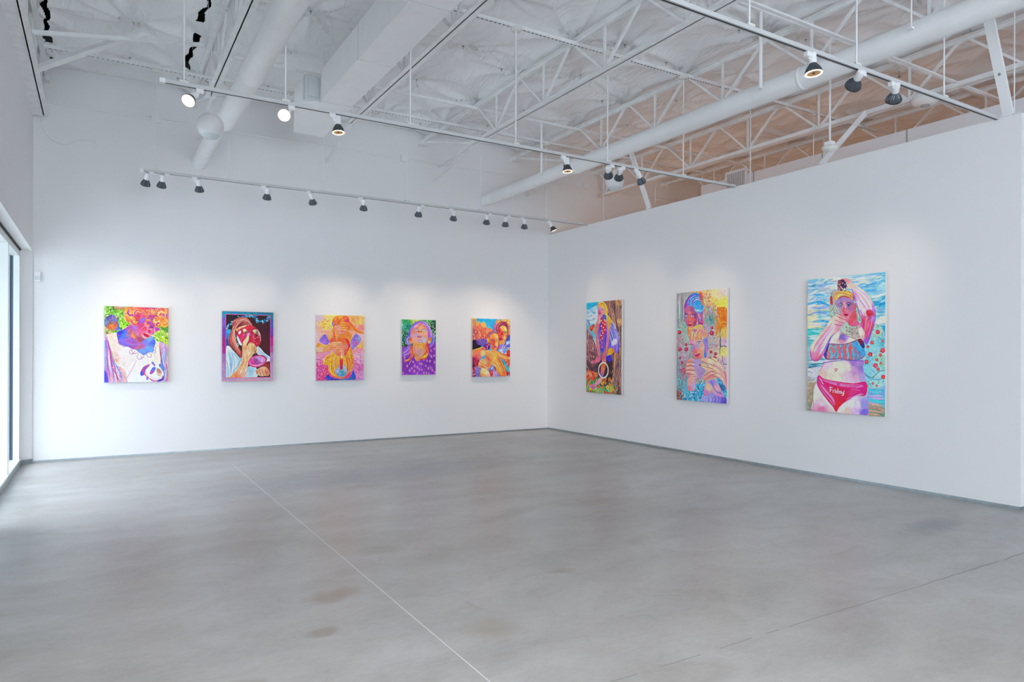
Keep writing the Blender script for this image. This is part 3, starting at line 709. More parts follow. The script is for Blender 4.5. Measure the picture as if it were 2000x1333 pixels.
class Art:
    def __init__(s, wm, hm, quad, bg, cell=.0046, seed=1):
        s.nx = int(wm / cell); s.ny = int(hm / cell); s.wm = wm; s.hm = hm
        s.r = np.random.default_rng(seed)
        src = pts_(quad); dst = np.array([[0, 0], [s.nx, 0], [s.nx, s.ny], [0, s.ny]], float)
        A = []; B = []
        for (x, y), (u, v) in zip(src, dst):
            A += [[x, y, 1, 0, 0, 0, -u * x, -u * y], [0, 0, 0, x, y, 1, -v * x, -v * y]]; B += [u, v]
        s.h = np.append(np.linalg.solve(np.array(A), np.array(B)), 1).reshape(3, 3)
        s.k = s.nx / (src[1, 0] - src[0, 0])
        s.c = np.empty((s.ny, s.nx, 3)); s.c[:] = hx(bg)
    def T(s, p):
        p = pts_(p); q = np.c_[p, np.ones(len(p))] @ s.h.T; return q[:, :2] / q[:, 2:]
    def _mask(s, q, soft):
        pad = int(soft * 2 + 2)
        x0, y0 = np.maximum(np.floor(q.min(0)).astype(int) - pad, 0); x1 = min(int(q[:, 0].max()) + pad + 1, s.nx); y1 = min(int(q[:, 1].max()) + pad + 1, s.ny)
        if x1 <= x0 or y1 <= y0: return None
        acc = 0
        offs = (.25, .75)
        a = q; b = np.roll(q, -1, 0); dy = b[:, 1] - a[:, 1]; dy = np.where(np.abs(dy) < 1e-9, 1e-9, dy)
        xs = np.arange(x0, x1)
        m = np.zeros((y1 - y0, x1 - x0))
        for oy in offs:
            yy = np.arange(y0, y1) + oy
            cr = (a[:, 1][None] > yy[:, None]) != (b[:, 1][None] > yy[:, None])
            xi = a[:, 0] + (yy[:, None] - a[:, 1]) * (b[:, 0] - a[:, 0]) / dy
            for r in range(len(yy)):
                v = np.sort(xi[r][cr[r]])
                for i in range(0, len(v) - 1, 2):
                    m[r] += np.clip(np.minimum(v[i + 1], xs + 1) - np.maximum(v[i], xs), 0, 1)
        m /= len(offs)
        if soft > .45:
            n = max(1, int(round(soft)))
            for _ in range(2):
                for ax in (0, 1):
                    z = np.zeros_like(m); 
                    for k in range(-n, n + 1): z += np.roll(m, k, ax)
                    m = z / (2 * n + 1)
        return x0, x1, y0, y1, np.clip(m, 0, 1)
    def _paint(s, box, m, col, a):
        x0, x1, y0, y1 = box
        t = s.c[y0:y1, x0:x1]; mm = (m * a)[..., None]; t[:] = t * (1 - mm) + col * mm
    def _col(s, box, col, pw=2.4):
        if isinstance(col, str): return hx(col)
        x0, x1, y0, y1 = box
        P = s.T([(c[0], c[1]) for c in col]); C = np.array([hx(c[2]) for c in col])
        Y, X = np.mgrid[y0:y1, x0:x1] + .5
        w = 1 / (((X[..., None] - P[:, 0]) ** 2 + (Y[..., None] - P[:, 1]) ** 2) + 2) ** (pw / 2)
        return (w @ C) / w.sum(-1, keepdims=True)
    def F(s, p, col, soft=0, a=1., hard=False, pw=3.2):
        q = s.T(p); q = q if hard else spline(q, True)
        r = s._mask(q, soft * s.k)
        if r is None: return s
        s._paint(r[:4], r[4], s._col(r[:4], col, pw), a); return s
    def bgrad(s, col, pw=3.): s.c[:] = s._col((0, s.nx, 0, s.ny), col, pw); return s
    def L(s, p, w, col, a=1., taper=.0, hard=False):
        q = s.T(p); q = q if hard else spline(q, False)
        s._stroke(q, w * s.k, hx(col) if isinstance(col, str) else col, a, taper); return s
    def _stroke(s, q, w, col, a, taper):
        pad = w + 2
        x0 = max(int(q[:, 0].min() - pad), 0); x1 = min(int(q[:, 0].max() + pad) + 1, s.nx); y0 = max(int(q[:, 1].min() - pad), 0); y1 = min(int(q[:, 1].max() + pad) + 1, s.ny)
        if x1 <= x0 or y1 <= y0: return
        Y, X = np.mgrid[y0:y1, x0:x1] + .5
        best = np.full(X.shape, -9.); n = len(q) - 1
        for i in range(n):
            A = q[i]; d = q[i + 1] - A; l2 = d @ d + 1e-9
            t = np.clip(((X - A[0]) * d[0] + (Y - A[1]) * d[1]) / l2, 0, 1)
            dist = np.hypot(X - A[0] - t * d[0], Y - A[1] - t * d[1])
            g = (i + t) / n; ww = w / 2 * (1 - taper * np.abs(2 * g - 1) ** 2)
            np.maximum(best, ww - dist + .5, out=best)
        s._paint((x0, x1, y0, y1), np.clip(best, 0, 1) * min(1, max(w, .35)), col, a)
    def D(s, x, y, rx, ry, col, ang=0., soft=0, a=1.):
        t = np.linspace(0, 2 * np.pi, 14, endpoint=False); c, n = math.cos(ang), math.sin(ang)
        u = rx * np.cos(t); v = ry * np.sin(t)
        return s.F(np.c_[x + u * c - v * n, y + u * n + v * c], col, soft, a)
    def strands(s, A, B, n, pal, w=(4, 10), a=.75, jit=.04, trim=.35, taper=.9, bias=1.):
        # strokes that follow two guide curves
        A = spline(s.T(A), False, 5); B = spline(s.T(B), False, 5)
        def rs(c, m=14):
            d = np.r_[0, np.cumsum(np.hypot(*np.diff(c, axis=0).T))]; t = np.linspace(0, d[-1], m); return np.c_[np.interp(t, d, c[:, 0]), np.interp(t, d, c[:, 1])]
        A = rs(A); B = rs(B); pal = [hx(c) for c in pal.split()]; sc = np.abs(A - B).max()
        for _ in range(n):
            u = s.r.random() ** bias; du = s.r.normal(0, jit); g = np.linspace(0, 1, 14)[:, None]
            c = A * (1 - (u + du * g)) + B * (u + du * g) + s.r.normal(0, sc * .006, 2)
            i0 = int(s.r.random() * trim * 14); i1 = 14 - int(s.r.random() * trim * 14)
            k = len(pal); pc = pal[min(k - 1, int(s.r.random() * k))] * (1 + s.r.normal(0, .04))
            if i1 - i0 > 3: s._stroke(c[i0:i1], s.r.uniform(*w) * s.k, np.clip(pc, 0, 1), a, taper)
        return s
    def scatter(s, region, n, pal, ln=(10, 30), w=(4, 10), ang=(0, 3.14), a=.8, curve=.3, taper=.9):
        # loose brush marks kept inside a region
        R = spline(s.T(region), True, 4); pal = [hx(c) for c in pal.split()]
        lo = np.maximum(R.min(0), 0); hi = np.minimum(R.max(0), [s.nx, s.ny]); b = np.roll(R, -1, 0)
        k = 0; tries = 0
        while k < n and tries < n * 12:
            tries += 1
            p = s.r.uniform(lo, hi)
            cr = (R[:, 1] > p[1]) != (b[:, 1] > p[1])
            xi = R[cr, 0] + (p[1] - R[cr, 1]) * (b[cr, 0] - R[cr, 0]) / (b[cr, 1] - R[cr, 1])
            if (xi > p[0]).sum() % 2 == 0: continue
            th = s.r.uniform(*ang); l = s.r.uniform(*ln) * s.k; d = np.array([math.cos(th), math.sin(th)]); e = np.array([-d[1], d[0]]) * s.r.normal(0, curve) * l
            q = spline(np.array([p - d * l / 2, p + e * .5, p + d * l / 2]), False, 4)
            s._stroke(q, s.r.uniform(*w) * s.k, np.clip(pal[s.r.integers(len(pal))] * (1 + s.r.normal(0, .05)), 0, 1), a, taper); k += 1
        return s
    def flowers(s, region, n, pal, rad=(8, 16), a=.9, core=None):
        R = s.T(region); lo = R.min(0); hi = R.max(0); b = np.roll(R, -1, 0); pal = pal.split(); k = 0
        for _ in range(n * 8):
            if k >= n: break
            p = s.r.uniform(lo, hi); cr = (R[:, 1] > p[1]) != (b[:, 1] > p[1])
            xi = R[cr, 0] + (p[1] - R[cr, 1]) * (b[cr, 0] - R[cr, 0]) / (b[cr, 1] - R[cr, 1])
            if (xi > p[0]).sum() % 2 == 0: continue
            k += 1; r = s.r.uniform(*rad) * s.k; c = hx(pal[s.r.integers(len(pal))]); t0 = s.r.random() * 6
            for i in range(5):
                t = t0 + i * 1.257; e = p + np.array([math.cos(t), math.sin(t)]) * r * .55
                s._stroke(np.array([p, e]), r * .75, c * (1 + s.r.normal(0, .06)), a, 0)
            if core: s._stroke(np.array([p, p + .1]), r * .5, hx(core), a, 0)
        return s
    def _blur(s, m, n):
        for ax in (0, 1):
            z = np.zeros_like(m)
            for k in range(-n, n + 1): z += np.roll(m, k, ax)
            m = z / (2 * n + 1)
        return m
    def grain(s, amt=.02):
        # crisper edges, small broken touches of tone and hue, then grain
        s.c = np.clip(s.c + .75 * (s.c - s._blur(s.c, 2)) + .25 * (s.c - s._blur(s.c, 8)), 0, 1)
        n1 = s._blur(s.r.normal(0, 1, (s.ny, s.nx, 3)), 1) * 3; n2 = s._blur(s.r.normal(0, 1, (s.ny, s.nx, 1)), 2) * 5
        sat = s.c.max(-1, keepdims=True) - s.c.min(-1, keepdims=True)
        s.c = np.clip(s.c * (1 + (.035 * n1 + .045 * n2) * (.3 + sat)) + s.r.normal(0, amt, (s.ny, s.nx, 1)), 0, 1); return s
    def boost(s, sat=1.0, gain=1.0):
        g = s.c.mean(-1, keepdims=True); s.c = np.clip((g + (s.c - g) * sat) * gain, 0, 1); return s
ARTS = {}
def art1():
    s = Art(.766, 1.024, '108,103 1052,132 1052,1220 108,1232', '7ab83c', seed=3)
    # foliage
    s.bgrad([(150, 150, '9c5'), (300, 200, '8c4'), (130, 300, '475'), (350, 400, '9d3'), (180, 480, 'db8'), (1000, 600, 'bd3'), (900, 500, 'ad5'), (1030, 450, '6a3'), (1000, 350, '6a3')])
    s.scatter('108,100 420,105 470,400 250,520 108,540', 190, 'bfe86a 7fc93a 2f8f4a 0f6a52 d8ef8a 6fb52e 96d84e 3a5a2a b9d24a', (20, 70), (10, 26), (-1, 2.4), .85)
    s.scatter('108,100 330,103 300,170 108,180', 26, '2f8f4a dbe86a b5e070 0f5a42 8a5a3a', (20, 60), (8, 22))
    s.F('250,108 420,108 400,160 290,150', 'c98a6a', 4, .8).L('300,130 380,120 420,128', 10, 'e9b0a8')
    s.scatter('820,500 1052,390 1052,740 960,640 860,600 780,560', 130, 'e2ef6a b9e04a 7fc93a d8e96a 3f8a2a f2f0a0 9fcf3a', (24, 70), (10, 22), (.2, 1.4), .9)
    s.F('940,400 1052,380 1052,470 960,450', '4f8f2f', 5, .8)
    s.L('110,235 240,265 420,275', 6, 'e8dccb').L('250,215 330,210', 5, 'd9c9b0').L('115,280 170,262 210,270', 6, '2a5a3a')
    # butterfly
    s.F('130,300 190,235 260,245 300,300 330,400 345,450 270,460 170,440 120,400', [(180, 280, '65a'), (140, 340, '78b'), (300, 420, '67c'), (210, 380, 'c74'), (240, 300, '88b')], 1)
    s.F('150,400 200,375 270,370 265,320 300,360 290,430 240,460 180,450', [(200, 400, 'f72'), (270, 350, 'c63'), (240, 440, 'd84')], 1)
    s.scatter('130,260 300,250 330,440 130,430', 34, '4a4a9a 8a9ad8 d8c8b8 e0702a f2a25a 5a3a5a', (14, 34), (4, 9))
    s.L('230,310 190,350 165,400', 5, '3a3a6a').L('245,250 255,320', 6, '5a4a8a')
    # body: pale skin
    s.F('108,545 200,510 300,490 420,420 560,350 760,420 850,600 960,650 1000,800 960,950 1000,1100 960,1225 420,1225 300,1000 230,800 160,600',
        [(250, 600, 'fde6d8'), (400, 800, 'fdf3ee'), (350, 950, 'fceee6'), (600, 1000, 'fdf6f3'), (700, 1150, 'fdfaf8'), (880, 750, 'fdf3ea'), (930, 700, 'fbe0cf'), (170, 545, 'fbe3c8'), (250, 860, 'f9d3c8'), (500, 1200, 'fff')], 2)
    s.F('230,800 300,830 330,940 290,960 260,900', 'f6c9bf', 8, .7).F('265,880 300,890 300,930 280,925', 'f4a8a0', 2, .7)
    s.L('575,910 540,990 500,1060 450,1150 420,1200', 10, 'f6a9b9', .75, .6).L('590,905 545,1000', 5, 'e88', .5, .8)
    s.F('330,1010 400,1040 450,1150 420,1200 380,1150', 'f9c4b9', 6, .8).F('880,1020 950,1060 940,1140 890,1120', [(930, 1060, 'b97a6a'), (900, 1120, 'e5c8b0')], 4, .8)
    # neck and shadow of the curls
    s.F('300,490 400,440 500,370 620,340 700,500 640,620 560,740 450,700 340,670 300,560',
        [(340, 500, '3a4ae0'), (400, 530, '48f'), (480, 420, 'a35fd0'), (470, 400, 'e86a8a'), (560, 480, 'e9748a'), (540, 560, 'f59060'), (500, 660, 'b06ae0'), (380, 640, 'a07ae8'), (620, 560, 'd0606a')], 2)
    s.F('330,640 450,600 620,560 780,540 860,610 840,720 830,780 760,790 700,830 640,800 560,740 480,710 400,690',
        [(450, 610, 'a05ae0'), (560, 640, 'c85ab8'), (640, 690, 'f0709a'), (700, 640, '8a8af0'), (780, 590, '8fb4f4'), (820, 640, '5a7ae8'), (770, 740, '7ab0f8'), (660, 770, '7aa8f4'), (400, 650, '8a7aee'), (620, 610, 'e0606a')], 2)
    s.strands('330,470 420,500 520,560 640,600', '380,640 480,690 600,700 760,720', 30, '5a6af0 8a5ae0 d05ab0 f07a7a 6a9af8 b070e8', (8, 20), .35)
    s.L('520,420 470,470 430,560', 22, 'f07a6a', .7, .7).L('560,480 520,520 560,600', 20, 'f9a070', .8, .7).F('600,560 700,570 680,620 610,620', 'a8506a', 6, .6)
    for p in ('500,730 480,790 530,810 560,770', '540,720 510,760 540,800 590,795 600,760', '620,790 590,850 620,890 660,870 640,830', '660,800 690,840 670,870 640,860', '730,780 740,840 790,860 800,820 770,800',
              '800,790 850,800 860,760 830,750', '330,590 315,640 340,670 370,650', '300,500 320,540 350,530', '370,670 390,705 430,700', '830,690 865,720 850,760'):
        s.L(p, 8, 'd060b0', .85, .5)
        s.L(p, 3, '8a5ae8', .6, .5)
    # breast shadow pattern
    s.F('640,1080 690,1000 760,960 770,990 720,1040 700,1110 650,1130', [(700, 1040, 'b060c0'), (660, 1100, '6a6ae0'), (750, 970, 'c07ab0')], 1)
    s.F('820,1010 865,1010 840,1080 790,1110 780,1080', [(840, 1030, '6a8af0'), (800, 1090, 'c06ac0')], 1)
    s.F('800,935 830,930 860,980 840,985', 'a08ae0', 1).F('910,970 960,960 970,1030 940,1020', '7a8ad8', 1).F('735,1140 760,1150 750,1190 728,1185', 'a58aee', 1)
    s.F('660,1020 700,1080 740,1140 800,1180 880,1195 950,1170 975,1120 985,1190 900,1222 820,1215 740,1150 690,1100', [(700, 1090, 'f05a6a'), (780, 1150, 'f47a7a'), (860, 1190, 'f0a0c0'), (960, 1150, 'a05ab0'), (930, 1200, '6a4ab8')], 1)
    s.L('670,1010 720,980 790,960', 8, 'f09ab0', .8).L('720,1080 800,1150 900,1170 960,1140', 8, 'f6d0d8', .8)
    # cardigan sides
    s.F('108,570 150,560 195,700 225,880 330,1010 420,1150 430,1232 108,1232', [(130, 700, 'd8c0e8'), (130, 1000, 'b8c0f0'), (250, 1100, 'f0b8d0'), (170, 800, 'f0c0dc'), (380, 1200, 'e8c0c8')], 1)
    s.F('925,640 1000,670 1052,740 1052,1220 985,1222 985,1100 935,1000 940,850', [(980, 750, 'e8b8d8'), (1000, 1000, 'b8b8ec'), (1030, 1150, 'f080a8')], 1)
    for A, B, n in (('150,560 190,700 200,900 260,1225', '108,560 110,800 108,1000 110,1232', 70), ('200,700 240,900 330,1050 430,1225', '150,560 200,800 230,1000 260,1232', 60)):
        s.strands(A, B, n, 'f3b8d8 e94a8a c8d8f8 8fb0f0 fbe0ee f06aa0 b06ad0 e8eef8 6a9af0', (8, 20), .75)
    s.L('170,650 200,780 215,950 290,1120 350,1225', 14, 'd81a6a', .8, .5).L('120,620 125,900 118,1200', 12, '7fa8f0', .7)
    s.F('108,1050 150,1100 170,1230 108,1232', '4a3ad0', 4, .8).scatter('230,1000 380,1020 430,1225 300,1225 230,1130', 60, 'e9b8a8 f6d8e0 c8a0d8 d84a7a a8d0c8', (12, 28), (5, 10))
    s.strands('920,640 930,800 960,950 990,1100 980,1225', '1052,700 1052,850 1052,1000 1052,1100 1052,1225', 95, 'f3b8d8 e94a7a c8d8f8 8fb0f0 fbe0ee f07aa8 b06ad0 e8eef8 6a8ae0', (7, 18), .75)
    s.L('925,720 945,850 940,960', 9, 'c82a7a', .8).F('920,960 980,970 1010,1040 970,1060', '6a8ad8', 3, .7).L('1020,960 1040,1080 1030,1200', 12, 'e81a6a', .7)
    # face, looking down
    s.F('570,300 680,250 820,330 900,420 930,450 860,490 820,520 790,545 745,580 690,580 620,520 560,480 520,400',
        [(590, 340, 'd84a9a'), (660, 300, 'a06ae0'), (560, 430, 'd07ad0'), (620, 480, 'f06a9a'), (700, 430, 'f2507a'), (740, 400, 'f58aa0'), (780, 470, 'f9b0c0'), (700, 560, 'f5a0a8'), (830, 470, 'f070a0'), (870, 440, 'c84ab0'), (800, 400, 'a03aa8'), (640, 400, 'e0508a')], 1)
    s.F('520,400 560,410 600,500 640,560 600,550 550,500', [(540, 430, 'b07ae0'), (600, 530, 'e090c0')], 4, .7)
    s.F('680,505 730,515 770,545 750,565 700,550', 'd81050', 1).L('690,520 760,550', 5, '8a0a3a').F('740,470 780,450 800,490 770,510', 'e02a6a', 3, .8).L('760,460 800,470 815,500', 7, 'a01a6a', .7)
    s.L('790,420 830,430 880,420', 7, '6a1a7a', .8).L('760,430 850,410', 6, '3a1a6a', .6).L('845,420 850,500 830,530', 12, 'fbc8d0', .7, .6).L('640,440 700,400', 8, 'f9a8c0', .5)
    # curls
    s.F('385,200 430,130 560,112 750,118 1052,130 1052,360 1010,420 930,410 860,420 800,400 760,395 690,330 640,300 600,320 590,400 540,390 470,350 410,310',
        [(430, 200, 'f9a83a'), (600, 160, 'fb9a5a'), (700, 220, 'f0609a'), (820, 200, 'b03ab8'), (900, 300, 'f9904a'), (1000, 200, 'f57a7a'), (960, 400, 'f9b040'), (540, 300, 'f9903a'), (800, 350, 'c04aa8'), (560, 220, 'e8407a')], 2)
    rr = s.r
    cols = 'ffc050 ff9a3a ffdd7a f9507a d82a8a b03ab0 ff8a5a e83a6a ffb86a'
    s.strands('430,160 400,230 420,320 500,370', '560,130 500,220 520,300 560,400', 40, 'ffc050 ff9a3a ffe08a ffb030 f07a4a', (10, 26), .8)
    s.strands('480,140 560,120 700,140 900,135', '520,200 620,190 740,230 900,200', 40, 'ffb060 f0507a ff8a5a e83a8a ffd080 ffc060', (10, 26), .75)
    s.strands('760,150 860,180 960,160 1052,180', '780,260 900,240 1000,300 1052,340', 50, cols, (10, 24), .8)
    for cx, cy, r in ((500, 200, 60), (560, 330, 55), (470, 290, 45), (760, 350, 55), (700, 250, 50), (880, 310, 70), (950, 230, 55), (820, 190, 50), (1000, 330, 55), (600, 210, 60), (900, 380, 40), (990, 170, 40), (740, 170, 45)):
        t0 = rr.uniform(0, 6)
        for k in range(7):
            t = np.linspace(t0, t0 + rr.uniform(2.6, 4.6), 7); q = np.c_[cx + r * (1 - .09 * k) * np.cos(t), cy + r * (1 - .09 * k) * .9 * np.sin(t)]
            s.L(q, rr.uniform(8, 17), ['ffd26a', 'ffa53a', 'ff7a4a', 'e83a80', 'ffe6a0', 'b83ab8', 'ff9a50'][rr.integers(7)], .85, .7)
    for k in range(26):
        cx, cy = rr.uniform(430, 1040), rr.uniform(130, 400)
        if cy > 330 and cx < 640: continue
        r = rr.uniform(22, 46); t0 = rr.uniform(0, 6); t = np.linspace(t0, t0 + 3.6, 7)
        s.L(np.c_[cx + r * np.cos(t), cy + r * np.sin(t)], rr.uniform(6, 12), ['ffe6a0', 'ffb84a', 'e0307a', 'ff8a3a', 'a02a90', 'ffd070'][k % 6], .85, .8)
    s.F('640,290 690,270 720,330 690,350 650,340', [(660, 300, '8a7af0'), (700, 340, 'c05ac8')], 5, .8)
    s.F('530,240 600,220 640,260 600,330 560,300', 'c81a6a', 6, .5)
    return s.boost(1.08).grain(.005)
ARTS[1] = art1

def art2():
    s = Art(.711, 1.018, '78,110 903,135 903,1240 80,1245', '2a0a1c', seed=5)
    s.bgrad([(490, 120, '1a8aa8'), (90, 120, '1f93b4'), (890, 150, '167f9c'), (100, 300, '8a5ac8'), (890, 350, '4a5ab8'), (100, 450, '8a3ab0'), (880, 430, '7a3ab0'), (100, 620, 'b01a88'), (880, 620, 'c0088a'), (880, 720, 'b84a98'), (100, 740, 'b8309a'),
             (100, 850, 'b47ab8'), (880, 850, 'b890c0'), (100, 1050, 'c090c4'), (880, 1050, 'c49ac0'), (100, 1200, 'bd9abf'), (500, 1220, 'd0a0b8'), (880, 1200, 'bfa2bb')], 4)
    s.scatter('78,110 903,135 903,1240 80,1245', 900, 'ffffff 2a6a9a 8a2a8a e0c0d8 50a0c0', (4, 9), (2, 4), (0, 3), .16)
    border = s.c.copy(); s.F('133,160 855,180 857,1188 135,1188', 'f0508a', 0, 1, True); edge = s._mask(s.T('141,168 849,188 851,1181 142,1181'), 0)
    border = s.c.copy()
    s.F('140,167 850,187 852,1182 141,1182', [(500, 250, '3a0a20'), (700, 350, '42081c'), (780, 600, '500a1c'), (200, 250, '2a0a24'), (750, 250, '2c0a20'), (300, 200, '200a20')], 0, 1, True)
    s.scatter('600,300 850,330 850,800 700,700', 40, '5a0a1e 400a20 6a1024', (30, 80), (14, 30), (1, 2), .4)
    # blue drape and tinsel
    s.F('141,440 190,410 215,420 200,520 190,640 165,690 141,700', [(160, 480, '1f7fc8'), (190, 450, '2fa4e0'), (160, 620, '0a4aa0')], 2)
    def tinsel(p, n):
        q = spline(pts_(p), False, 12)
        s.L(p, 22, '0a4a80', .8)
        for _ in range(n):
            k = s.r.integers(len(q)); c = q[k] + s.r.normal(0, 9, 2)
            s.L([c, c + s.r.normal(0, 12, 2)], s.r.uniform(5, 12), ['1a8ad8', '4ac0f8', '0a5ab0', '8ae0ff', '1a6ab8'][s.r.integers(5)], .9)
    tinsel('150,410 175,360 220,320 260,290 330,240 430,205 520,190 575,185 610,235 650,285 700,275 750,275 800,245 845,190', 170)
    # blouse
    s.F('141,720 200,680 260,720 330,800 420,900 440,1000 380,1182 141,1182', [(170, 740, 'dfeef0'), (250, 850, 'b8d8e8'), (160, 900, 'd8e8ee'), (300, 950, '9ac8e0'), (200, 1100, 'c8dce8'), (380, 900, 'd8e4ec')], 2)
    s.strands('160,720 180,900 200,1100 190,1182', '300,780 360,860 400,950 300,1182', 44, 'ffffff b8dcea 8ab8d8 e8f2f4 d0e4ec 7aa8c8', (8, 22), .6)
    s.L('150,900 175,1010 180,1170', 9, '6a9ab8', .6).L('240,760 250,900 230,1040', 7, '7aa8c8', .5)
    s.F('480,1020 620,1020 640,1182 450,1182', [(540, 1080, 'a8d0e4'), (500, 1150, 'c0dcea'), (620, 1120, 'd8e8f0')], 2)
    s.F('640,680 700,720 760,790 852,860 852,930 790,930 800,880 740,830 660,820 620,760', [(680, 740, 'd0dcec'), (780, 840, 'b8c8e4'), (830, 900, 'e0e4f0')], 2)
    s.L('660,720 740,810 840,880', 8, '8a9ac8', .6)
    # face side and hair
    s.F('240,300 300,240 400,210 480,230 540,300 560,350 480,360 380,380 300,420 290,520 320,650 400,800 370,870 300,790 220,700 180,600 200,480 240,420',
        [(300, 270, 'c86a5a'), (400, 260, 'a84a58'), (460, 250, 'd88a78'), (350, 320, '8a2a3a'), (260, 400, '9a3a4a'), (230, 560, 'e08a6a'), (200, 620, 'd8705a'), (330, 730, 'c85a58'), (380, 840, 'a8303a'), (500, 300, 'b85a5a')], 1)
    s.strands('300,250 240,380 190,560 210,680 360,860', '480,230 330,330 270,480 310,660 400,850', 80, 'f2b090 c85a5a 8a2a3a e89878 a03a48 f0c0a0 d87060 6a1a30', (5, 13), .7)
    s.strands('290,250 400,215 480,230 550,320', '270,330 400,290 480,300 540,350', 34, 'e8a088 a84a58 8a2a40 f0b8a0 c86a68', (5, 12), .6)
    s.F('300,400 420,350 520,340 480,372 400,410 330,450 310,440', [(400, 390, 'f6c08a'), (320, 420, 'e8a078')], 1)
    s.F('315,500 340,510 390,600 390,670 350,640 320,570', [(340, 540, 'c8d8e8'), (370, 620, 'e8eef4')], 1)
    s.L('272,420 285,500 300,600 325,670', 6, 'f0f0f0', .8).L('310,650 330,690 342,650 320,630', 7, 'd8e4ec', .9).D(300, 550, 5, 9, 'fff')
    # red mirror held to the face
    s.F('300,470 340,420 420,380 480,345 560,350 640,400 685,470 698,560 690,640 640,690 560,680 480,660 420,660 380,620 340,540',
        [(420, 400, 'd83058'), (520, 380, 'f02a4a'), (600, 430, 'a01038'), (650, 480, 'e8a0a0'), (400, 530, 'e82a6a'), (500, 560, 'c01a4a'), (560, 590, 'e0204a'), (660, 600, 'd00a3a'), (640, 540, 'b00a38'), (470, 500, 'd04a90'), (350, 450, 'c02a50')], 1)
    s.scatter('330,440 480,360 640,420 690,600 600,670 420,620', 80, 'f8507a 8a0a2a e81a4a ffb0b8 b01040 600a24 f02a5a d84a9a', (16, 44), (6, 14), (0, 3), .6)
    s.F('340,450 375,430 380,460 350,490', 'f2d8c8', 1).F('410,410 450,400 480,450 440,480 420,450', [(440, 430, 'e8d0b0'), (460, 460, '8a5a4a')], 1).F('570,430 610,410 660,440 650,480 600,470', [(600, 440, 'd8c8a0'), (640, 460, '9a7a6a')], 1)
    s.L('640,410 690,500 695,600', 7, 'f0c0c8', .8).L('345,540 400,640', 6, 'f0a0b8', .7).F('480,480 520,470 510,520 480,530', 'f0b0c8', 2, .8)
    s.F('600,500 650,480 640,520', '5a0a20', 3, .7)
    # raised hand and forearm
    s.F('210,1182 300,1080 390,930 400,800 400,700 420,600 450,570 490,510 510,530 500,590 475,640 480,680 520,625 580,635 620,690 640,750 620,790 590,800 560,840 500,960 480,1060 440,1182',
        [(260, 1160, 'f0a860'), (360, 1040, 'f8c890'), (430, 920, 'f6c89a'), (420, 720, 'eea070'), (460, 610, 'f8d8a8'), (540, 680, 'f6c890'), (600, 730, 'e8a878'), (500, 780, 'f8dcb0'), (560, 820, 'f0b888'), (440, 1050, 'fce0c8'), (460, 1140, 'f0b8a8'), (300, 1160, 'f08a5a')], 1)
    s.strands('230,1182 340,1040 410,900 410,720', '430,1182 470,1030 500,900 470,720', 34, 'fbe8c8 e88a58 f8c080 f0a068 ffe0b0 d87050', (6, 16), .5)
    s.L('520,640 500,720 520,770', 6, 'c86a48', .7).L('560,650 560,730 590,790', 6, 'c87050', .7).L('600,690 600,760', 6, 'b85a40', .7).L('475,640 460,720 440,800', 8, 'd8805a', .6)
    s.L('410,700 400,850 350,960 250,1110', 7, 'b0304a', .7).L('470,660 500,630 560,640', 5, '8a1030', .7).L('500,950 480,1080', 7, 'd86a6a', .5)
    # pink compact
    s.D(645, 925, 152, 95, 'e8408a', -.18).D(645, 922, 132, 78, 'f890c0', -.18).D(630, 915, 112, 64, [(560, 930, 'e04aa0'), (680, 880, 'd0a0e0'), (640, 930, 'a83aa0'), (720, 900, 'e8b0f0'), (600, 960, 'c83a90')], -.18)
    s.scatter('530,900 620,860 740,870 740,940 640,980 540,970', 60, 'b03a98 f0a8e0 8a2a88 e86ab8 d8c0f0 f8d0f0', (10, 24), (4, 8), (0, 3), .8)
    s.L('690,960 760,940 790,890', 8, '7a1a60', .7).L('610,760 620,830', 16, '8a3a5a').L('600,790 650,790', 9, 'c86a78')
    # resting hand
    s.F('790,940 852,935 852,1060 800,1020 730,1010', [(830, 970, '8a2a20'), (800, 1000, 'a83a28')], 1).F('840,1050 852,1040 852,1130 840,1120', '4a4ac0')
    s.F('620,1080 680,1030 760,1010 820,1050 845,1110 820,1165 770,1160 700,1170 640,1130', [(660, 1080, 'f0a880'), (740, 1060, 'f4b088'), (810, 1100, 'e08a60'), (700, 1140, 'f0b090')], 1)
    for p in ('670,1060 690,1110 700,1165', '720,1060 735,1110 750,1160', '770,1060 790,1110 800,1160', '640,1090 660,1110'): s.L(p, 7, 'a8402a', .7)
    s.L('690,1165 760,1170 820,1165', 5, '3a1a4a', .8).L('620,1080 640,1140', 6, '8a4a5a', .6)
    x0, x1, y0, y1, m = edge; full = np.zeros(s.c.shape[:2]); full[y0:y1, x0:x1] = m; s.c = border * (1 - full[..., None]) + s.c * full[..., None]
    return s.boost(1.06).grain(.005)
ARTS[2] = art2

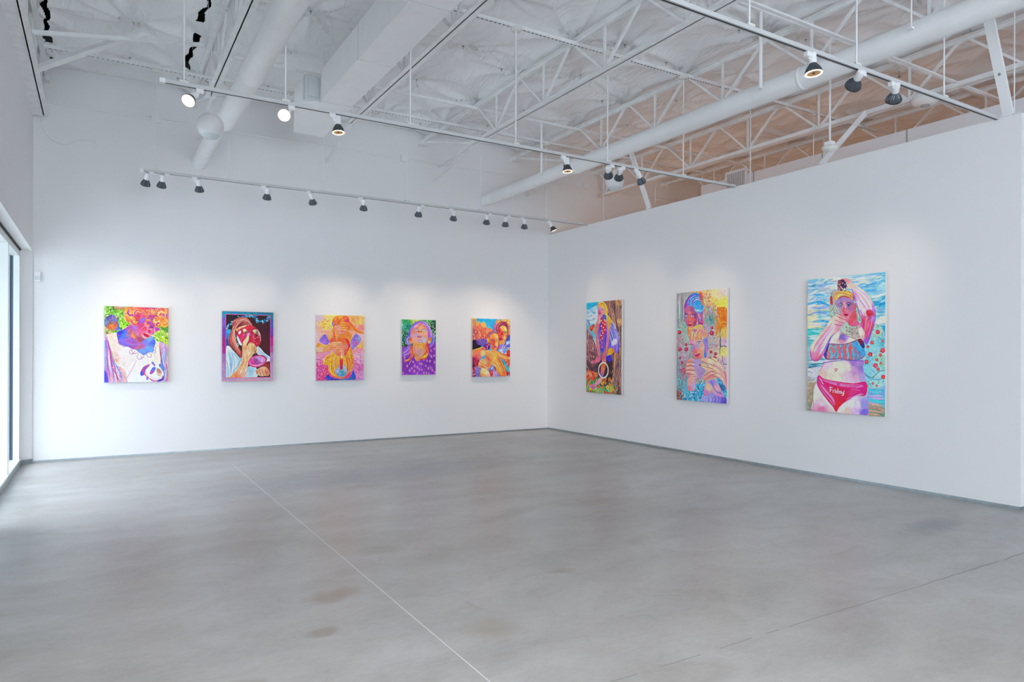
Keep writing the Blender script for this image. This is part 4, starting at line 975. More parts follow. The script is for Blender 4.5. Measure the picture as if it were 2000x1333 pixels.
def art3():
    s = Art(.766, 1.022, '112,88 940,100 942,1218 117,1230', 'f0a8b0', seed=9)
    s.bgrad([(180, 140, 'dfc4d0'), (330, 140, 'f3dc80'), (250, 280, 'f6d860'), (170, 330, 'f0b8a0'), (150, 450, 'f0c8c8'), (250, 420, 'f5b0a0'), (780, 150, 'f6a86a'), (880, 200, 'f5d878'), (900, 300, 'f48a90'), (900, 450, 'f6c0c0'), (860, 630, 'f6c060'), (850, 700, 'f59ab0'), (880, 800, 'e8b8d8'), (900, 1150, 'd89ad8'), (150, 700, 'f0a0a8'), (150, 850, 'ee9ac0'), (160, 1000, 'e05aa8'), (150, 1180, 'e04a98'), (300, 1100, 'f04a80'), (820, 1000, 'e07ab8'), (700, 1200, 'e84a80')])
    s.scatter('112,88 940,100 942,1218 117,1230', 420, 'f8c8b0 f5e080 f6a0a8 f0b8d0 f8d0c8 f49a7a', (20, 60), (10, 26), (0, 3), .25)
    s.scatter('640,100 940,105 940,300 760,280', 80, 'f8e060 f5a050 f07a60 f8d080 e8e080', (16, 40), (8, 18), (0, 3), .55)
    s.scatter('180,200 420,210 400,330 220,330', 50, 'f8d840 f8a850 f6e070 f59060', (30, 70), (10, 22), (-.3, .3), .5)
    # lower blossoms
    s.scatter('117,860 320,880 330,1225 117,1228', 150, 'd81a8a f06ab0 f8a0c8 b82a98 e83a78 f8c0d8 c05ad0 f02a50', (14, 40), (7, 16), (0, 3), .8)
    s.scatter('730,760 942,720 942,1218 740,1218', 130, 'c86ad0 e8a0e0 d84a90 f0b0d8 b85ac8 e04a80 f6d0e8', (14, 40), (7, 16), (0, 3), .6)
    for p in ('800,780 860,780 890,860 850,910', '830,950 860,1000 830,1060 880,1040', '780,1110 850,1080 890,1150', '770,790 820,850 780,900', '850,1050 900,1010', '740,1050 820,1090'): s.L(p, 8, 'b01a6a', .8, .5)
    s.scatter('760,750 900,760 890,900 800,920', 26, 'f6e0f0 f8c8d8 ffffff', (14, 30), (8, 14), (0, 3), .7)
    # upper woman: hair, face, hand over eyes
    s.F('390,250 400,160 450,110 560,100 640,110 680,170 650,260 500,270 430,330', [(450, 150, 'f99a3a'), (520, 120, 'fbb04a'), (420, 240, 'd8405a'), (600, 150, 'f8783a'), (640, 200, 'e84a6a')], 1)
    s.strands('440,120 400,200 410,280', '640,120 560,200 560,270', 46, 'ffb040 f8853a e8503a ffc860 f06a30', (8, 18), .7)
    s.F('405,240 385,215 380,250 400,280', '8a9ac8')
    s.F('300,420 400,340 460,300 640,360 720,430 700,560 640,700 560,620 440,620 330,560', [(340, 440, 'f8b070'), (450, 450, 'f8a060'), (600, 450, 'f9903a'), (680, 520, 'fb9a4a'), (560, 540, 'f8703a'), (420, 540, 'f0604a')], 2)
    s.F('420,300 450,270 530,270 600,330 620,380 590,425 520,430 470,410', [(460, 320, 'f8a878'), (500, 340, 'f8a8a8'), (560, 380, 'f59070'), (520, 410, 'f2a080'), (450, 360, 'f49a6a')], 1)
    s.L('420,320 470,400 530,430 590,420', 8, 'e8503a', .8).L('480,370 510,378 540,368', 5, 'd8607a', .8).L('450,290 470,270 490,290', 4, '7a8ab0', .8).L('470,400 520,395', 6, 'f8c8c0', .7)
    s.strands('410,270 400,400 420,520 380,600', '460,310 470,430 470,540 430,600', 26, 'f9b04a f07a3a ffd07a e85a3a', (8, 16), .6)
    s.F('640,360 760,350 860,400 940,420 942,395 860,350 780,290 700,220 640,170 560,180 530,200 530,230 520,270 530,310 535,350 600,360', [(560, 240, 'f9a040'), (640, 260, 'f88038'), (700, 290, 'f06a3a'), (760, 350, 'fb9a3a'), (900, 400, 'f8a050'), (580, 350, 'f8b060'), (650, 180, 'e85060')], 1)
    for y in (205, 245, 285, 325, 362): s.L([(530, y), (590, y + 4), (645, y + 8)], 6, 'd8402a', .75, .3)
    for y in (225, 265, 305, 345): s.L([(535, y), (590, y + 3), (640, y + 6)], 12, 'ffc070', .6, .4)
    s.strands('640,210 740,290 830,370 940,400', '640,350 730,360 820,400 940,418', 30, 'f9a850 f0603a ffb860 f8783a e84a4a', (7, 16), .55)
    s.L('640,170 700,230 780,300', 8, 'e84a70', .7)
    s.scatter('300,320 400,310 420,430 330,440', 20, 'f8d0b0 f6a870 ffffff f8b8a0', (14, 30), (6, 12), (0, 3), .6)
    # shirt sleeves lilac
    s.F('170,545 210,470 270,430 310,500 340,560 290,610 230,590', [(220, 520, 'a87ae0'), (270, 470, '8a6ad8'), (270, 580, 'b08af0'), (310, 570, '9a6ad0')], 1)
    s.F('730,500 800,420 880,480 880,540 840,600 790,650 720,700 700,620 705,560', [(800, 470, '8a7ad8'), (850, 500, '9aa0d8'), (780, 580, 'd070c0'), (730, 640, 'a888f0'), (750, 530, '9a78e0')], 1)
    s.scatter('710,540 840,440 880,540 730,690', 44, 'f0a8d8 6a5ac8 d060b8 c8d080 a0a0f0 e8d070', (10, 26), (5, 10), (0, 3), .65).scatter('190,470 320,470 330,590 210,590', 26, '7a5ac8 c8a0f0 e8a0d8 9a78e0', (12, 30), (5, 10), (.5, 2), .6)
    # lower woman face + hands
    s.F('430,600 640,590 660,640 640,740 580,800 520,810 460,780 440,700', [(470, 700, 'f59a60'), (540, 680, 'f8a888'), (600, 640, 'f58a70'), (560, 740, 'f8b090'), (500, 780, 'f2804a'), (620, 720, 'f06a5a')], 1)
    s.F('600,500 660,520 700,620 680,720 620,790 590,780 640,700 660,620', [(650, 560, 'f03a3a'), (680, 640, 'e8204a'), (640, 740, 'f0504a')], 2)
    s.L('555,630 548,690 565,712', 6, 'd8504a', .8).L('515,740 545,748 575,738', 7, 'e8405a', .9).L('590,610 630,620 620,650', 5, 'a86a8a', .7).L('560,600 640,596', 5, 'd8603a', .6)
    s.F('117,640 200,640 320,600 370,570 420,560 540,555 560,600 530,640 520,700 440,690 370,700 330,720 230,740 117,760', [(160, 660, 'f0c8a8'), (180, 700, 'e8c8a8'), (300, 660, 'f9a868'), (420, 590, 'f8b080'), (470, 650, 'f9a070'), (400, 680, 'f58a58'), (260, 700, 'f8b078'), (140, 750, 'e8a090')], 1)
    for k, y in enumerate((575, 600, 640, 675)): s.L([(370, y + 18), (450, y + 12), (530, y + 10)], 6, 'd8482a', .7, .3); s.L([(380, y + 4), (450, y), (530, y - 2)], 11, 'ffc890', .55, .4)
    s.F('117,620 160,580 230,610 300,625 260,650 117,655', [(150, 610, 'f9a040'), (230, 630, 'f8b860')], 1).L('117,755 220,740 320,715', 7, 'e06a4a', .7).L('120,655 250,655 330,640', 5, 'e88a5a', .7)
    # flowing yellow hair
    s.F('370,700 450,780 520,820 600,800 660,720 700,640 740,760 760,900 740,1020 640,1130 540,1190 420,1160 340,1080 330,980 240,950 300,880 380,800', [(420, 800, 'f9c030'), (350, 880, 'f8a838'), (400, 1000, 'f9983a'), (650, 820, 'f8a030'), (700, 900, 'f98a3a'), (660, 1030, 'f58050'), (420, 1120, 'f07a5a'), (560, 1100, 'f6a070'), (600, 900, 'f9b840')], 2)
    s.strands('400,720 360,820 330,960 340,1080 430,1160', '500,800 460,900 480,1000 500,1080 540,1180', 90, 'ffd040 f89a2a ffe070 f0702a ffb83a fb8a4a f6a878', (8, 18), .7)
    s.strands('560,800 590,900 620,1000 580,1160', '700,640 750,800 760,950 680,1110', 80, 'ffd040 f8903a ffc050 f0603a ffb03a e8504a', (8, 18), .7)
    s.strands('370,760 300,800 260,860 240,940', '470,800 400,850 330,920 300,960', 34, 'ffd840 f8a030 ffc050 f07a3a', (8, 16), .7)
    s.F('240,920 330,920 330,950 240,950', 'f8a828', 1)
    # candle on a lotus
    s.F('440,1060 490,1010 520,960 600,960 640,1030 640,1090 600,1150 500,1150', [(480, 1060, 'a0b8d8'), (560, 1090, '4aa0c0'), (620, 1040, 'a8c0d0'), (540, 1000, '9ab0e0')], 1)
    s.scatter('450,1050 520,980 600,980 640,1080 560,1150 480,1130', 40, 'c8d8e8 8aa8d8 6ac0c8 b8a8d8 e8e8e0', (14, 32), (6, 11), (.3, 2.8), .8)
    s.F('512,860 578,860 570,1040 525,1045', [(530, 880, 'f04038'), (560, 980, 'e01a30'), (530, 1020, 'c01030')], 0, 1, True).L('520,870 530,1030', 7, 'a08ac8', .8)
    s.F('548,765 562,800 570,830 550,838 536,825 540,790', 'fff0a0', 1).F('530,830 560,850 580,860 515,862', 'f87a3a', 2)
    # blue corners of the dress
    s.F('305,1218 320,1120 370,1170 460,1195 560,1200 660,1190 720,1130 740,1060 760,1060 765,1218', [(350, 1190, '2a4ac0'), (730, 1130, '1a5ac8'), (700, 1190, '1a68b8'), (450, 1212, '6a3a90'), (560, 1210, '3a8aa0')], 1)
    s.scatter('330,1170 760,1170 760,1218 310,1218', 40, '2a3ab0 e83a5a 1a6ac8 f06a6a 8a3a98', (14, 30), (6, 10), (0, 3), .7)
    return s.boost(1.1).grain(.005)
ARTS[3] = art3

def art4():
    s = Art(.612, .920, '103,93 777,112 777,1198 103,1200', '1f6a4a', seed=12)
    s.bgrad([(130, 200, '2aa08a'), (180, 120, '3a9a5a'), (350, 120, 'c8c850'), (230, 260, '1a8a7a'), (700, 200, '0f4a3a'), (750, 400, '1a5a3a'), (150, 450, '1a5a3a'), (130, 600, '2a4a30'), (630, 150, '4a9a5a'), (760, 550, '3a7a3a')])
    s.scatter('103,93 380,100 260,300 240,480 103,660', 130, '2ac0a8 1a7a5a 5ad0b8 0f4a3a 6ab83a a0e0b0 1a9a8a 8ac8c0', (14, 44), (7, 16), (.6, 2.2), .7)
    s.scatter('560,100 777,112 777,600 700,560 660,250', 110, '0f4a3a 1a6a4a 5ab060 0a3028 b0d880 3a9070 a8d8d0', (14, 44), (6, 14), (1, 2.4), .75)
    s.scatter('300,95 450,100 440,150 330,150', 20, 'e8e060 c8d040 f0e8a0 6a9a3a', (14, 34), (8, 14)); s.L('110,345 200,348 250,335', 5, 'b8683a', .8)
    for x, y in ((620, 170), (650, 200), (600, 140), (690, 330), (720, 250)): s.D(x, y, 9, 14, 'c8e090', .3)
    # purple dress
    s.F('103,690 200,640 260,600 350,840 420,930 520,860 610,780 600,640 700,590 777,600 777,1200 103,1200', [(200, 760, '8a4ab8'), (150, 1000, '8a3ab0'), (400, 1050, '9a48c0'), (700, 700, '8a3ab0'), (650, 900, '7a30a8'), (740, 1100, '8a3ab0'), (250, 950, '7a2fa8')], 1)
    s.scatter('103,900 777,700 777,1200 103,1200', 120, 'a858d0 6a209a 9040b8 b068d8 7a2aa8', (24, 70), (6, 14), (1.1, 2.), .45)
    for x, y in ((130, 1160), (160, 850), (210, 1020), (260, 1110), (350, 1130), (410, 1050), (450, 1090), (460, 975), (495, 985), (600, 920), (630, 1070), (710, 1110), (750, 950), (690, 840), (740, 820), (745, 690), (680, 720), (590, 1160), (640, 1180), (360, 1020), (325, 940), (300, 1070), (540, 900), (580, 1020), (680, 1060), (660, 930), (540, 1160), (500, 1100), (410, 1170), (760, 1150)):
        r = s.r.uniform(14, 30)
        for k in range(5):
            t = -1.57 + k * 1.257; s.L([(x, y), (x + r * .8 * math.cos(t), y + r * 1.25 * math.sin(t))], 9, 'f08ac8', .9, 0)
    s.L('150,980 190,1080 240,1190', 9, '4a1a80', .6).L('690,900 680,1100', 8, '5a2090', .5)
    # lavender hair
    s.F('250,480 230,400 260,300 320,200 400,140 480,125 570,150 640,220 680,320 720,430 735,540 700,600 640,680 610,640 600,560 560,300 400,260 300,340 300,560 250,600 200,590 165,520 180,440', [(300, 260, '9a6ad0'), (450, 150, 'a070c8'), (600, 220, 'b08ae0'), (660, 350, 'c03ab0'), (700, 500, '8a7ad8'), (640, 620, '4a6ad0'), (200, 500, '9aa0d0'), (270, 420, '6a3ac8')], 1)
    s.strands('460,140 340,180 270,320 260,500', '490,180 380,240 310,330 300,480', 60, '8a5ad0 c090e8 e8c8f0 5a3ab8 d070c8 a880e0 b8b0e8', (6, 14), .75)
    s.strands('480,130 600,180 670,300 730,500', '500,180 590,250 630,340 660,480', 60, '8a5ad0 d0a0e8 e83aa0 b060d0 9a90e8 c8c0f0', (6, 14), .75)
    s.strands('250,400 180,460 170,540 230,600', '290,420 230,500 240,560 290,590', 30, 'a8b0d8 7a6ac8 8ac8d8 d0c8e8 5a4ab0', (6, 14), .7)
    s.strands('700,340 740,440 740,560 650,680', '640,440 700,520 680,600 620,660', 34, '6ab0d0 4a6ad8 9a90e8 d060c0 2a4ac0', (6, 14), .7)
    s.scatter('690,340 777,340 777,470 720,440', 14, '9ad0c8 d0f0e8 5aa090', (20, 44), (6, 10), (1, 1.9))
    # locks at the shoulders
    s.strands('250,600 190,680 120,720 103,760', '310,600 280,720 230,790 140,830', 54, 'b060c8 6a80e0 8ab0f0 d84aa0 a03ac0 c8a0e8', (7, 16), .75)
    s.strands('290,590 250,700 280,800 230,880 140,930', '330,620 330,740 310,850 240,930 160,960', 60, 'f01a5a ff7a2a ffb03a e82a7a b01a90 ff5a30 ffd050', (7, 16), .8)
    s.L('290,900 270,950 245,1000', 9, 'f0b0a0', .8, .6).L('140,900 200,905 250,895', 14, 'ffc83a', .8, .6)
    # neck, face from below
    s.F('580,570 640,600 640,720 600,860 540,900 500,880', [(600, 640, 'c02a5a'), (600, 780, 'f0603a')], 0)
    s.F('330,560 400,600 500,610 590,570 600,660 560,760 500,850 440,930 380,910 345,840 330,720', [(380, 640, 'f9a060'), (480, 640, 'f9b050'), (560, 620, 'f08a50'), (370, 720, 'e8a8a0'), (460, 740, 'c8a0b0'), (540, 780, 'f59a50'), (400, 860, 'f59860'), (450, 900, 'f07a50'), (350, 820, 'f07a40')], 1)
    s.strands('350,600 350,740 390,880', '570,620 540,740 450,900', 40, 'ffb868 f08a50 e8a8b8 b8a0c0 f9c078 e87a48', (7, 16), .45)
    s.F('590,580 620,600 620,760 600,830 540,860 480,870 560,800 590,700', [(600, 640, 'e03a4a'), (600, 740, 'f0503a'), (540, 840, 'ffc83a'), (610, 800, 'f8a83a')], 1)
    s.L('490,860 560,850 600,810', 12, 'ffd84a', .8, .5).L('610,640 615,760 650,800 690,860', 10, 'f8a080', .8, .5).L('590,600 560,700', 8, 'a81a6a', .6)
    s.F('280,450 290,340 330,260 400,220 440,185 480,180 560,240 610,330 620,450 600,530 570,590 500,615 400,600 330,570 290,520', [(320, 340, 'f08a78'), (380, 240, 'f07a60'), (470, 210, 'f98a50'), (560, 280, 'f09a80'), (310, 440, 'f0a090'), (370, 420, 'c8a8c8'), (400, 500, 'f6a890'), (450, 520, 'e8a8c8'), (540, 500, 'c8c0d8'), (580, 440, 'f0a088'), (560, 380, 'f6b090'), (340, 500, 'f8b090'), (440, 590, 'f9a840'), (540, 580, 'f8a050'), (480, 250, 'f6b080')], 1)
    s.F('235,480 265,460 300,480 320,560 290,585 255,560', [(260, 500, 'f8703a'), (290, 550, 'f9a060')], 1).F('640,460 690,470 680,540 640,580 610,560 620,500', [(660, 490, 'f8783a'), (640, 550, 'f9b080')], 1)
    s.strands('440,180 380,220 320,290', '470,190 420,230 360,270', 20, 'c07ad8 e0b0e8 f0806a a060c8', (7, 14), .8).strands('480,180 550,220 610,320', '500,220 560,250 600,320', 20, 'c07ad8 e8b8e8 f0806a f05aa0', (7, 14), .8)
    s.D(385, 300, 46, 20, 'a8a0d0', -.1, 3, .8).D(540, 310, 46, 22, 'a8b0d0', .1, 3, .8).L('345,300 385,285 425,300', 5, '6a3a7a').L('500,300 545,290 580,320', 5, '6a3a7a').D(385, 300, 16, 10, 'd8e8f4').D(545, 318, 16, 10, 'd8e8f4').D(388, 298, 6, 6, '3a5a90').D(548, 314, 6, 6, '3a5a90')
    s.F('410,350 430,315 455,300 485,315 500,350 470,365 440,362', [(455, 315, 'f8b070'), (430, 345, 'e8704a'), (485, 345, 'f0804a')], 1).D(436, 340, 10, 9, '7a1a1a').D(478, 342, 10, 9, '7a1a1a')
    s.F('400,440 425,410 450,400 480,412 505,440 490,460 450,470 415,460', [(450, 410, 'f09a98'), (420, 455, 'e87a80'), (480, 455, 'e88a90')], 1).F('415,438 450,425 495,438 470,452 430,450', '9a3a6a').L('430,436 475,436', 6, 'e8e0e8', .8)
    s.L('400,510 450,500 500,515', 10, 'b070b8', .6, .5).D(470, 545, 60, 22, 'b8b0d8', 0, 6, .6).D(560, 540, 26, 34, 'b8c8e0', .3, 6, .6).L('360,400 350,470 380,520', 12, 'd0a0d0', .5, .6)
    s.L('340,580 420,606 510,612 590,575', 8, 'f08a30', .7)
    return s.boost(1.08).grain(.005)
ARTS[4] = art4

def art5():
    s = Art(.768, 1.028, '128,130 845,140 848,1243 128,1243', '2fa0d0', seed=21)
    s.bgrad([(250, 150, '2fa8d8'), (450, 220, '38b0dc'), (550, 300, '2a9cd0'), (450, 320, '5ab8e0')])
    # red rocks
    s.F('128,130 205,135 195,210 250,180 280,220 340,200 385,250 400,310 470,320 520,390 480,440 420,560 300,620 128,600', [(160, 180, 'f8a040'), (230, 230, 'f8a858'), (340, 250, 'f9b060'), (250, 300, 'e87858'), (180, 400, 'c05a60'), (320, 400, 'e06a50'), (430, 370, 'f08a60'), (240, 480, 'f08050'), (150, 500, 'b8506a'), (350, 480, 'e8605a'), (300, 560, 'c8607a')], 1)
    s.scatter('128,290 400,310 480,380 400,540 128,560', 130, 'f9a058 e06048 c05068 a04878 f08a50 d86a78 f8b070 b03a50', (20, 54), (9, 20), (1.1, 1.9), .7)
    s.strands('150,140 140,200 150,280', '200,140 190,190 200,260', 12, 'ffc050 f08a40 8a5a80 f8a848', (8, 16), .7).L('185,200 180,290', 12, '6a7ab8', .7).L('265,230 270,280', 12, '8a6a98', .6)
    s.L('300,220 345,200 385,260 395,310', 8, 'ffc878', .7).L('210,190 250,185 280,230', 8, 'ffc070', .7)
    s.F('590,150 640,150 660,200 600,300 560,360 480,400 510,330 550,230', [(610, 180, 'f8a860'), (580, 260, 'c07a98'), (540, 330, 'a070a8'), (500, 380, 'd07070')], 1)
    s.F('690,140 845,140 845,480 800,460 800,260 740,190 680,180', [(720, 160, 'f8b060'), (830, 200, 'f9c070'), (830, 350, 'f09050'), (800, 300, 'c05a60')], 1)
    s.scatter('700,142 845,145 845,440 810,440 800,250', 34, 'f8c070 e08050 b05a78 f8a050', (16, 40), (8, 14), (1.2, 1.9), .7)
    s.F('750,480 845,440 845,540 760,550', [(800, 490, '5a4a98'), (830, 520, '4a5ab0')], 2)
    # blue ground behind
    s.F('200,540 400,520 410,580 330,660 210,640', [(280, 560, '7a4aa0'), (330, 600, '6a60b8'), (240, 610, '5a3a90')], 1).scatter('200,540 400,520 400,600 240,640', 22, '8a5ab0 4a4ab0 b060a0 9a80d0', (20, 50), (6, 12), (-.2, .4))
    s.F('128,560 190,545 220,620 300,660 200,720 128,740', '2a0f2a', 1)
    # woman behind (right)
    s.F('580,380 580,280 640,200 720,180 790,220 810,320 800,450 760,540 740,600 680,640 640,600 640,460', [(620, 280, 'a03050'), (720, 210, 'b03a60'), (790, 280, '8a2848'), (790, 420, 'a0304a')], 1)
    s.strands('600,370 600,290 660,210 740,190', '640,330 660,270 720,240 760,240', 34, 'c04a68 7a1a40 d87078 a02a58 e08878 6a1a3a', (7, 14), .8).strands('730,190 790,230 808,330 790,460', '740,240 770,290 785,360 780,440', 26, 'b03a58 7a1a40 d06878 5a1838 9a3a70', (6, 12), .8)
    s.F('600,360 640,290 700,265 760,280 785,350 790,440 770,520 720,600 660,650 620,600 610,470 580,420', [(620, 340, 'e83a48'), (640, 420, 'f05a50'), (700, 290, 'fbb868'), (740, 330, 'fad080'), (750, 420, 'f0a860'), (690, 420, 'd8383a'), (680, 480, 'f2704a'), (640, 500, 'e84a48'), (740, 490, 'f9b870'), (700, 580, 'f9a050'), (650, 610, 'f8a850'), (770, 460, 'e07a58')], 1)
    s.L('600,370 630,355 660,370', 8, '7a1a40', .8).L('710,385 745,372 780,388', 8, '6a3a40', .8).D(632, 388, 22, 11, 'a84a70').D(745, 408, 26, 13, 'c8a868').D(745, 406, 10, 9, '3a4a40').D(634, 388, 9, 8, '4a1a3a').L('715,400 745,394 775,402', 5, '4a2030').L('690,390 675,450 660,480 690,488', 7, 'c02a38', .7)
    s.F('630,515 665,500 690,505 710,520 690,548 655,552', [(660, 510, 'c8204a'), (680, 540, 'e8506a')], 1).L('635,522 670,524 705,522', 5, '7a0a30').L('740,560 780,500', 8, 'c8485a', .6)
    # dress of the woman behind: stars, stripes, lilac
    s.F('620,640 700,620 760,570 845,560 845,700 780,760 770,850 700,830 640,760', [(650, 680, '9a80d8'), (680, 740, 'b8c8f0'), (760, 600, '5a6ac8'), (800, 600, 'a8c8f0'), (740, 790, '7a9ae8'), (820, 640, '6a5ac0')], 1)
    s.L('690,690 720,620 740,580', 9, 'f0f0f0', .9).L('705,690 735,630 750,590', 9, 'e02a3a', .9).L('720,690 770,630', 7, 'fff', .9).L('790,690 845,688', 10, 'f4f0f0').L('780,705 845,700', 8, 'e03a3a').F('780,715 845,705 845,740 785,745', '8ab0a8', 1)
    for x, y, r in ((670, 735, 22), (790, 600, 26), (760, 800, 18), (700, 790, 14)):
        for k in range(5): t = -1.57 + k * 1.257; s.L([(x, y), (x + r * math.cos(t), y + r * math.sin(t))], 12, 'e8f0ff', .9, 0)
    # front woman
    s.F('400,500 410,430 450,390 520,375 590,400 625,470 640,560 630,680 600,740 520,760 470,700 420,640', [(430, 450, 'c05060'), (520, 390, 'a06080'), (610, 440, 'b04a58'), (620, 600, 'c04a60')], 1)
    s.strands('410,520 420,430 480,385 550,385', '470,490 480,440 520,410 560,405', 34, 'c86a70 8a3a60 e09a78 a05078 d8807a', (6, 12), .75)
    s.F('400,520 430,495 450,560 450,630 420,620 400,570', [(420, 540, 'f9a040'), (430, 600, 'f8703a')], 1)
    s.F('450,520 480,440 540,410 600,430 620,500 622,600 600,690 560,760 500,740 470,680 450,600', [(490, 470, 'f49a60'), (560, 440, 'fab060'), (590, 500, 'f8c078'), (490, 560, 'd86a50'), (530, 560, 'f0483a'), (520, 620, 'e8583a'), (590, 620, 'f9c070'), (560, 700, 'f09858'), (490, 660, 'f07a50'), (520, 720, 'e85a40'), (600, 570, 'f0a860')], 1)
    s.L('470,540 500,525 525,540', 7, '8a3a40', .8).L('560,525 590,515 615,528', 7, '9a5a30', .8).D(495, 560, 22, 11, 'a8805a').D(590, 552, 20, 11, 'c0a860').D(495, 560, 9, 8, '4a3020').D(590, 552, 8, 8, '4a3a20').L('535,540 535,610 520,635 550,640', 8, 'd8302a', .7)
    s.F('520,670 550,655 585,665 570,688 535,690', [(550, 670, 'c03a90'), (560, 684, 'd860a0')], 1).L('525,675 580,672', 4, '7a1a60')
    # compact mirror / flower at the cheek
    s.F('330,650 390,610 460,600 475,660 450,730 400,740 350,700', [(370, 650, '6a3aa0'), (420, 640, 'c02050'), (460, 640, '4a4ab0'), (440, 700, '3a2a90'), (380, 700, 'a83a70')], 1).L('430,620 470,640 460,700 430,735', 8, '9ab8e8', .8).L('405,650 415,740', 6, 'f0d8e8', .8)
    # left arm/shoulder
    s.F('128,745 230,700 330,670 380,720 370,800 300,870 250,950 200,960 128,880', [(160, 780, 'f08050'), (250, 720, 'f8904a'), (280, 800, 'e87a80'), (180, 900, 'd84a60'), (330, 780, 'f2b078'), (330, 720, 'd8706a')], 1).D(325, 790, 48, 60, 'f6d080', .2, 8, .8).L('135,740 230,705 320,680', 9, 'f9b040', .8)
    s.F('128,880 200,900 260,980 250,1060 150,1100 128,1100', [(170, 950, 'a01a48'), (220, 1000, 'c82a50'), (140, 1050, '5a1a40')], 1).strands('150,880 170,980 150,1080', '260,880 260,980 240,1060', 20, 'e03a60 8a1a40 c02a50 f0607a', (8, 18), .6)
    # dress
    s.F('128,1080 240,1040 300,1090 300,1243 128,1243', [(150, 1100, 'b01a30'), (230, 1200, '6a7ad0'), (200, 1100, '8a8ad8'), (150, 1230, 'a01a28')], 1).scatter('128,1080 300,1080 300,1243 128,1243', 44, '7a8ae0 b0a8f0 c01a30 e03048 6a60c0 8a1020', (20, 44), (10, 20), (0, 3), .8)
    s.F('440,1030 560,1000 700,960 848,980 848,1243 430,1243', [(500, 1080, '7aa0e0'), (600, 1060, 'c02038'), (700, 980, '2a9ab8'), (760, 1040, '5ab8c8'), (820, 1100, '4ac0b8'), (640, 1200, '8a90d8'), (480, 1180, 'e0302a'), (800, 1200, 'c01a38'), (560, 1180, 'c8a8d8'), (820, 1010, 'e04a3a')], 1)
    s.scatter('450,1040 848,980 848,1243 440,1243', 80, '7a8ae0 e02a38 5ac0c8 c01a40 a8b8f0 2a90b8 e8d8e8 f04838', (20, 48), (9, 18), (0, 3), .8)
    # hands and forearms
    s.F('480,700 520,720 600,760 700,800 848,830 848,990 760,960 680,900 600,860 540,800 490,760', [(520, 730, 'f8a060'), (650, 800, 'f8a850'), (760, 880, 'f07050'), (830, 960, 'f0603a'), (700, 900, 'e03a40'), (820, 860, 'f9a050')], 1)
    s.strands('500,710 620,760 750,830 848,860', '500,760 620,860 720,920 848,980', 30, 'f9b868 f0603a e83a40 f9a050 ffc878', (8, 18), .55).F('790,740 848,745 848,860 780,840', [(820, 780, 'e83a30'), (830, 850, 'd82a38')], 1)
    s.F('370,770 420,730 500,760 580,800 640,880 700,980 760,1090 780,1220 680,1240 600,1160 560,1050 480,1000 400,930 360,860 380,820', [(420, 760, 'f2b070'), (480, 830, 'f9b058'), (560, 880, 'fbc860'), (600, 960, 'f8a840'), (680, 1080, 'f8a048'), (700, 1200, 'f07a40'), (420, 900, 'f07a58'), (640, 920, 'e86a40'), (560, 1010, 'f9b860')], 1)
    s.strands('560,800 650,900 720,1040 770,1220', '480,990 570,1040 620,1140 680,1230', 34, 'ffcf70 f08a40 f9a848 e8603a ffd890', (8, 18), .5).L('385,770 460,820 540,860', 7, 'c8503a', .7).L('365,840 430,900 500,960', 7, 'c03a48', .8).L('380,800 450,860 520,910', 6, 'e07048', .7)
    s.F('245,1010 260,950 330,890 400,930 470,980 490,1040 450,1080 380,1100 300,1075 250,1060', [(290, 960, 'f9b070'), (360, 960, 'f8b880'), (430, 1020, 'e88a60'), (320, 1050, 'f09060'), (380, 1080, 'f4b080')], 1)
    for p in ('270,980 340,1000 420,1050', '300,930 370,960 450,1020', '255,1030 320,1050 390,1080', '330,900 400,940 470,990'): s.L(p, 6, 'b03a40', .75)
    s.F('290,1090 400,1095 440,1140 460,1243 300,1243', [(340, 1140, 'fbd088'), (400, 1160, 'f6e0b0'), (320, 1220, 'f9a858'), (430, 1220, 'f0b0a0')], 1).L('295,1100 300,1240', 8, 'e8503a', .7)
    s.L('410,1110 440,1130 470,1090', 10, '4a5ab8', .8).L('420,1100 445,1115', 6, 'e8f0f8', .8).L('640,880 720,1010 790,1230', 8, 'c82040', .5)
    return s.boost(1.08).grain(.005)
ARTS[5] = art5

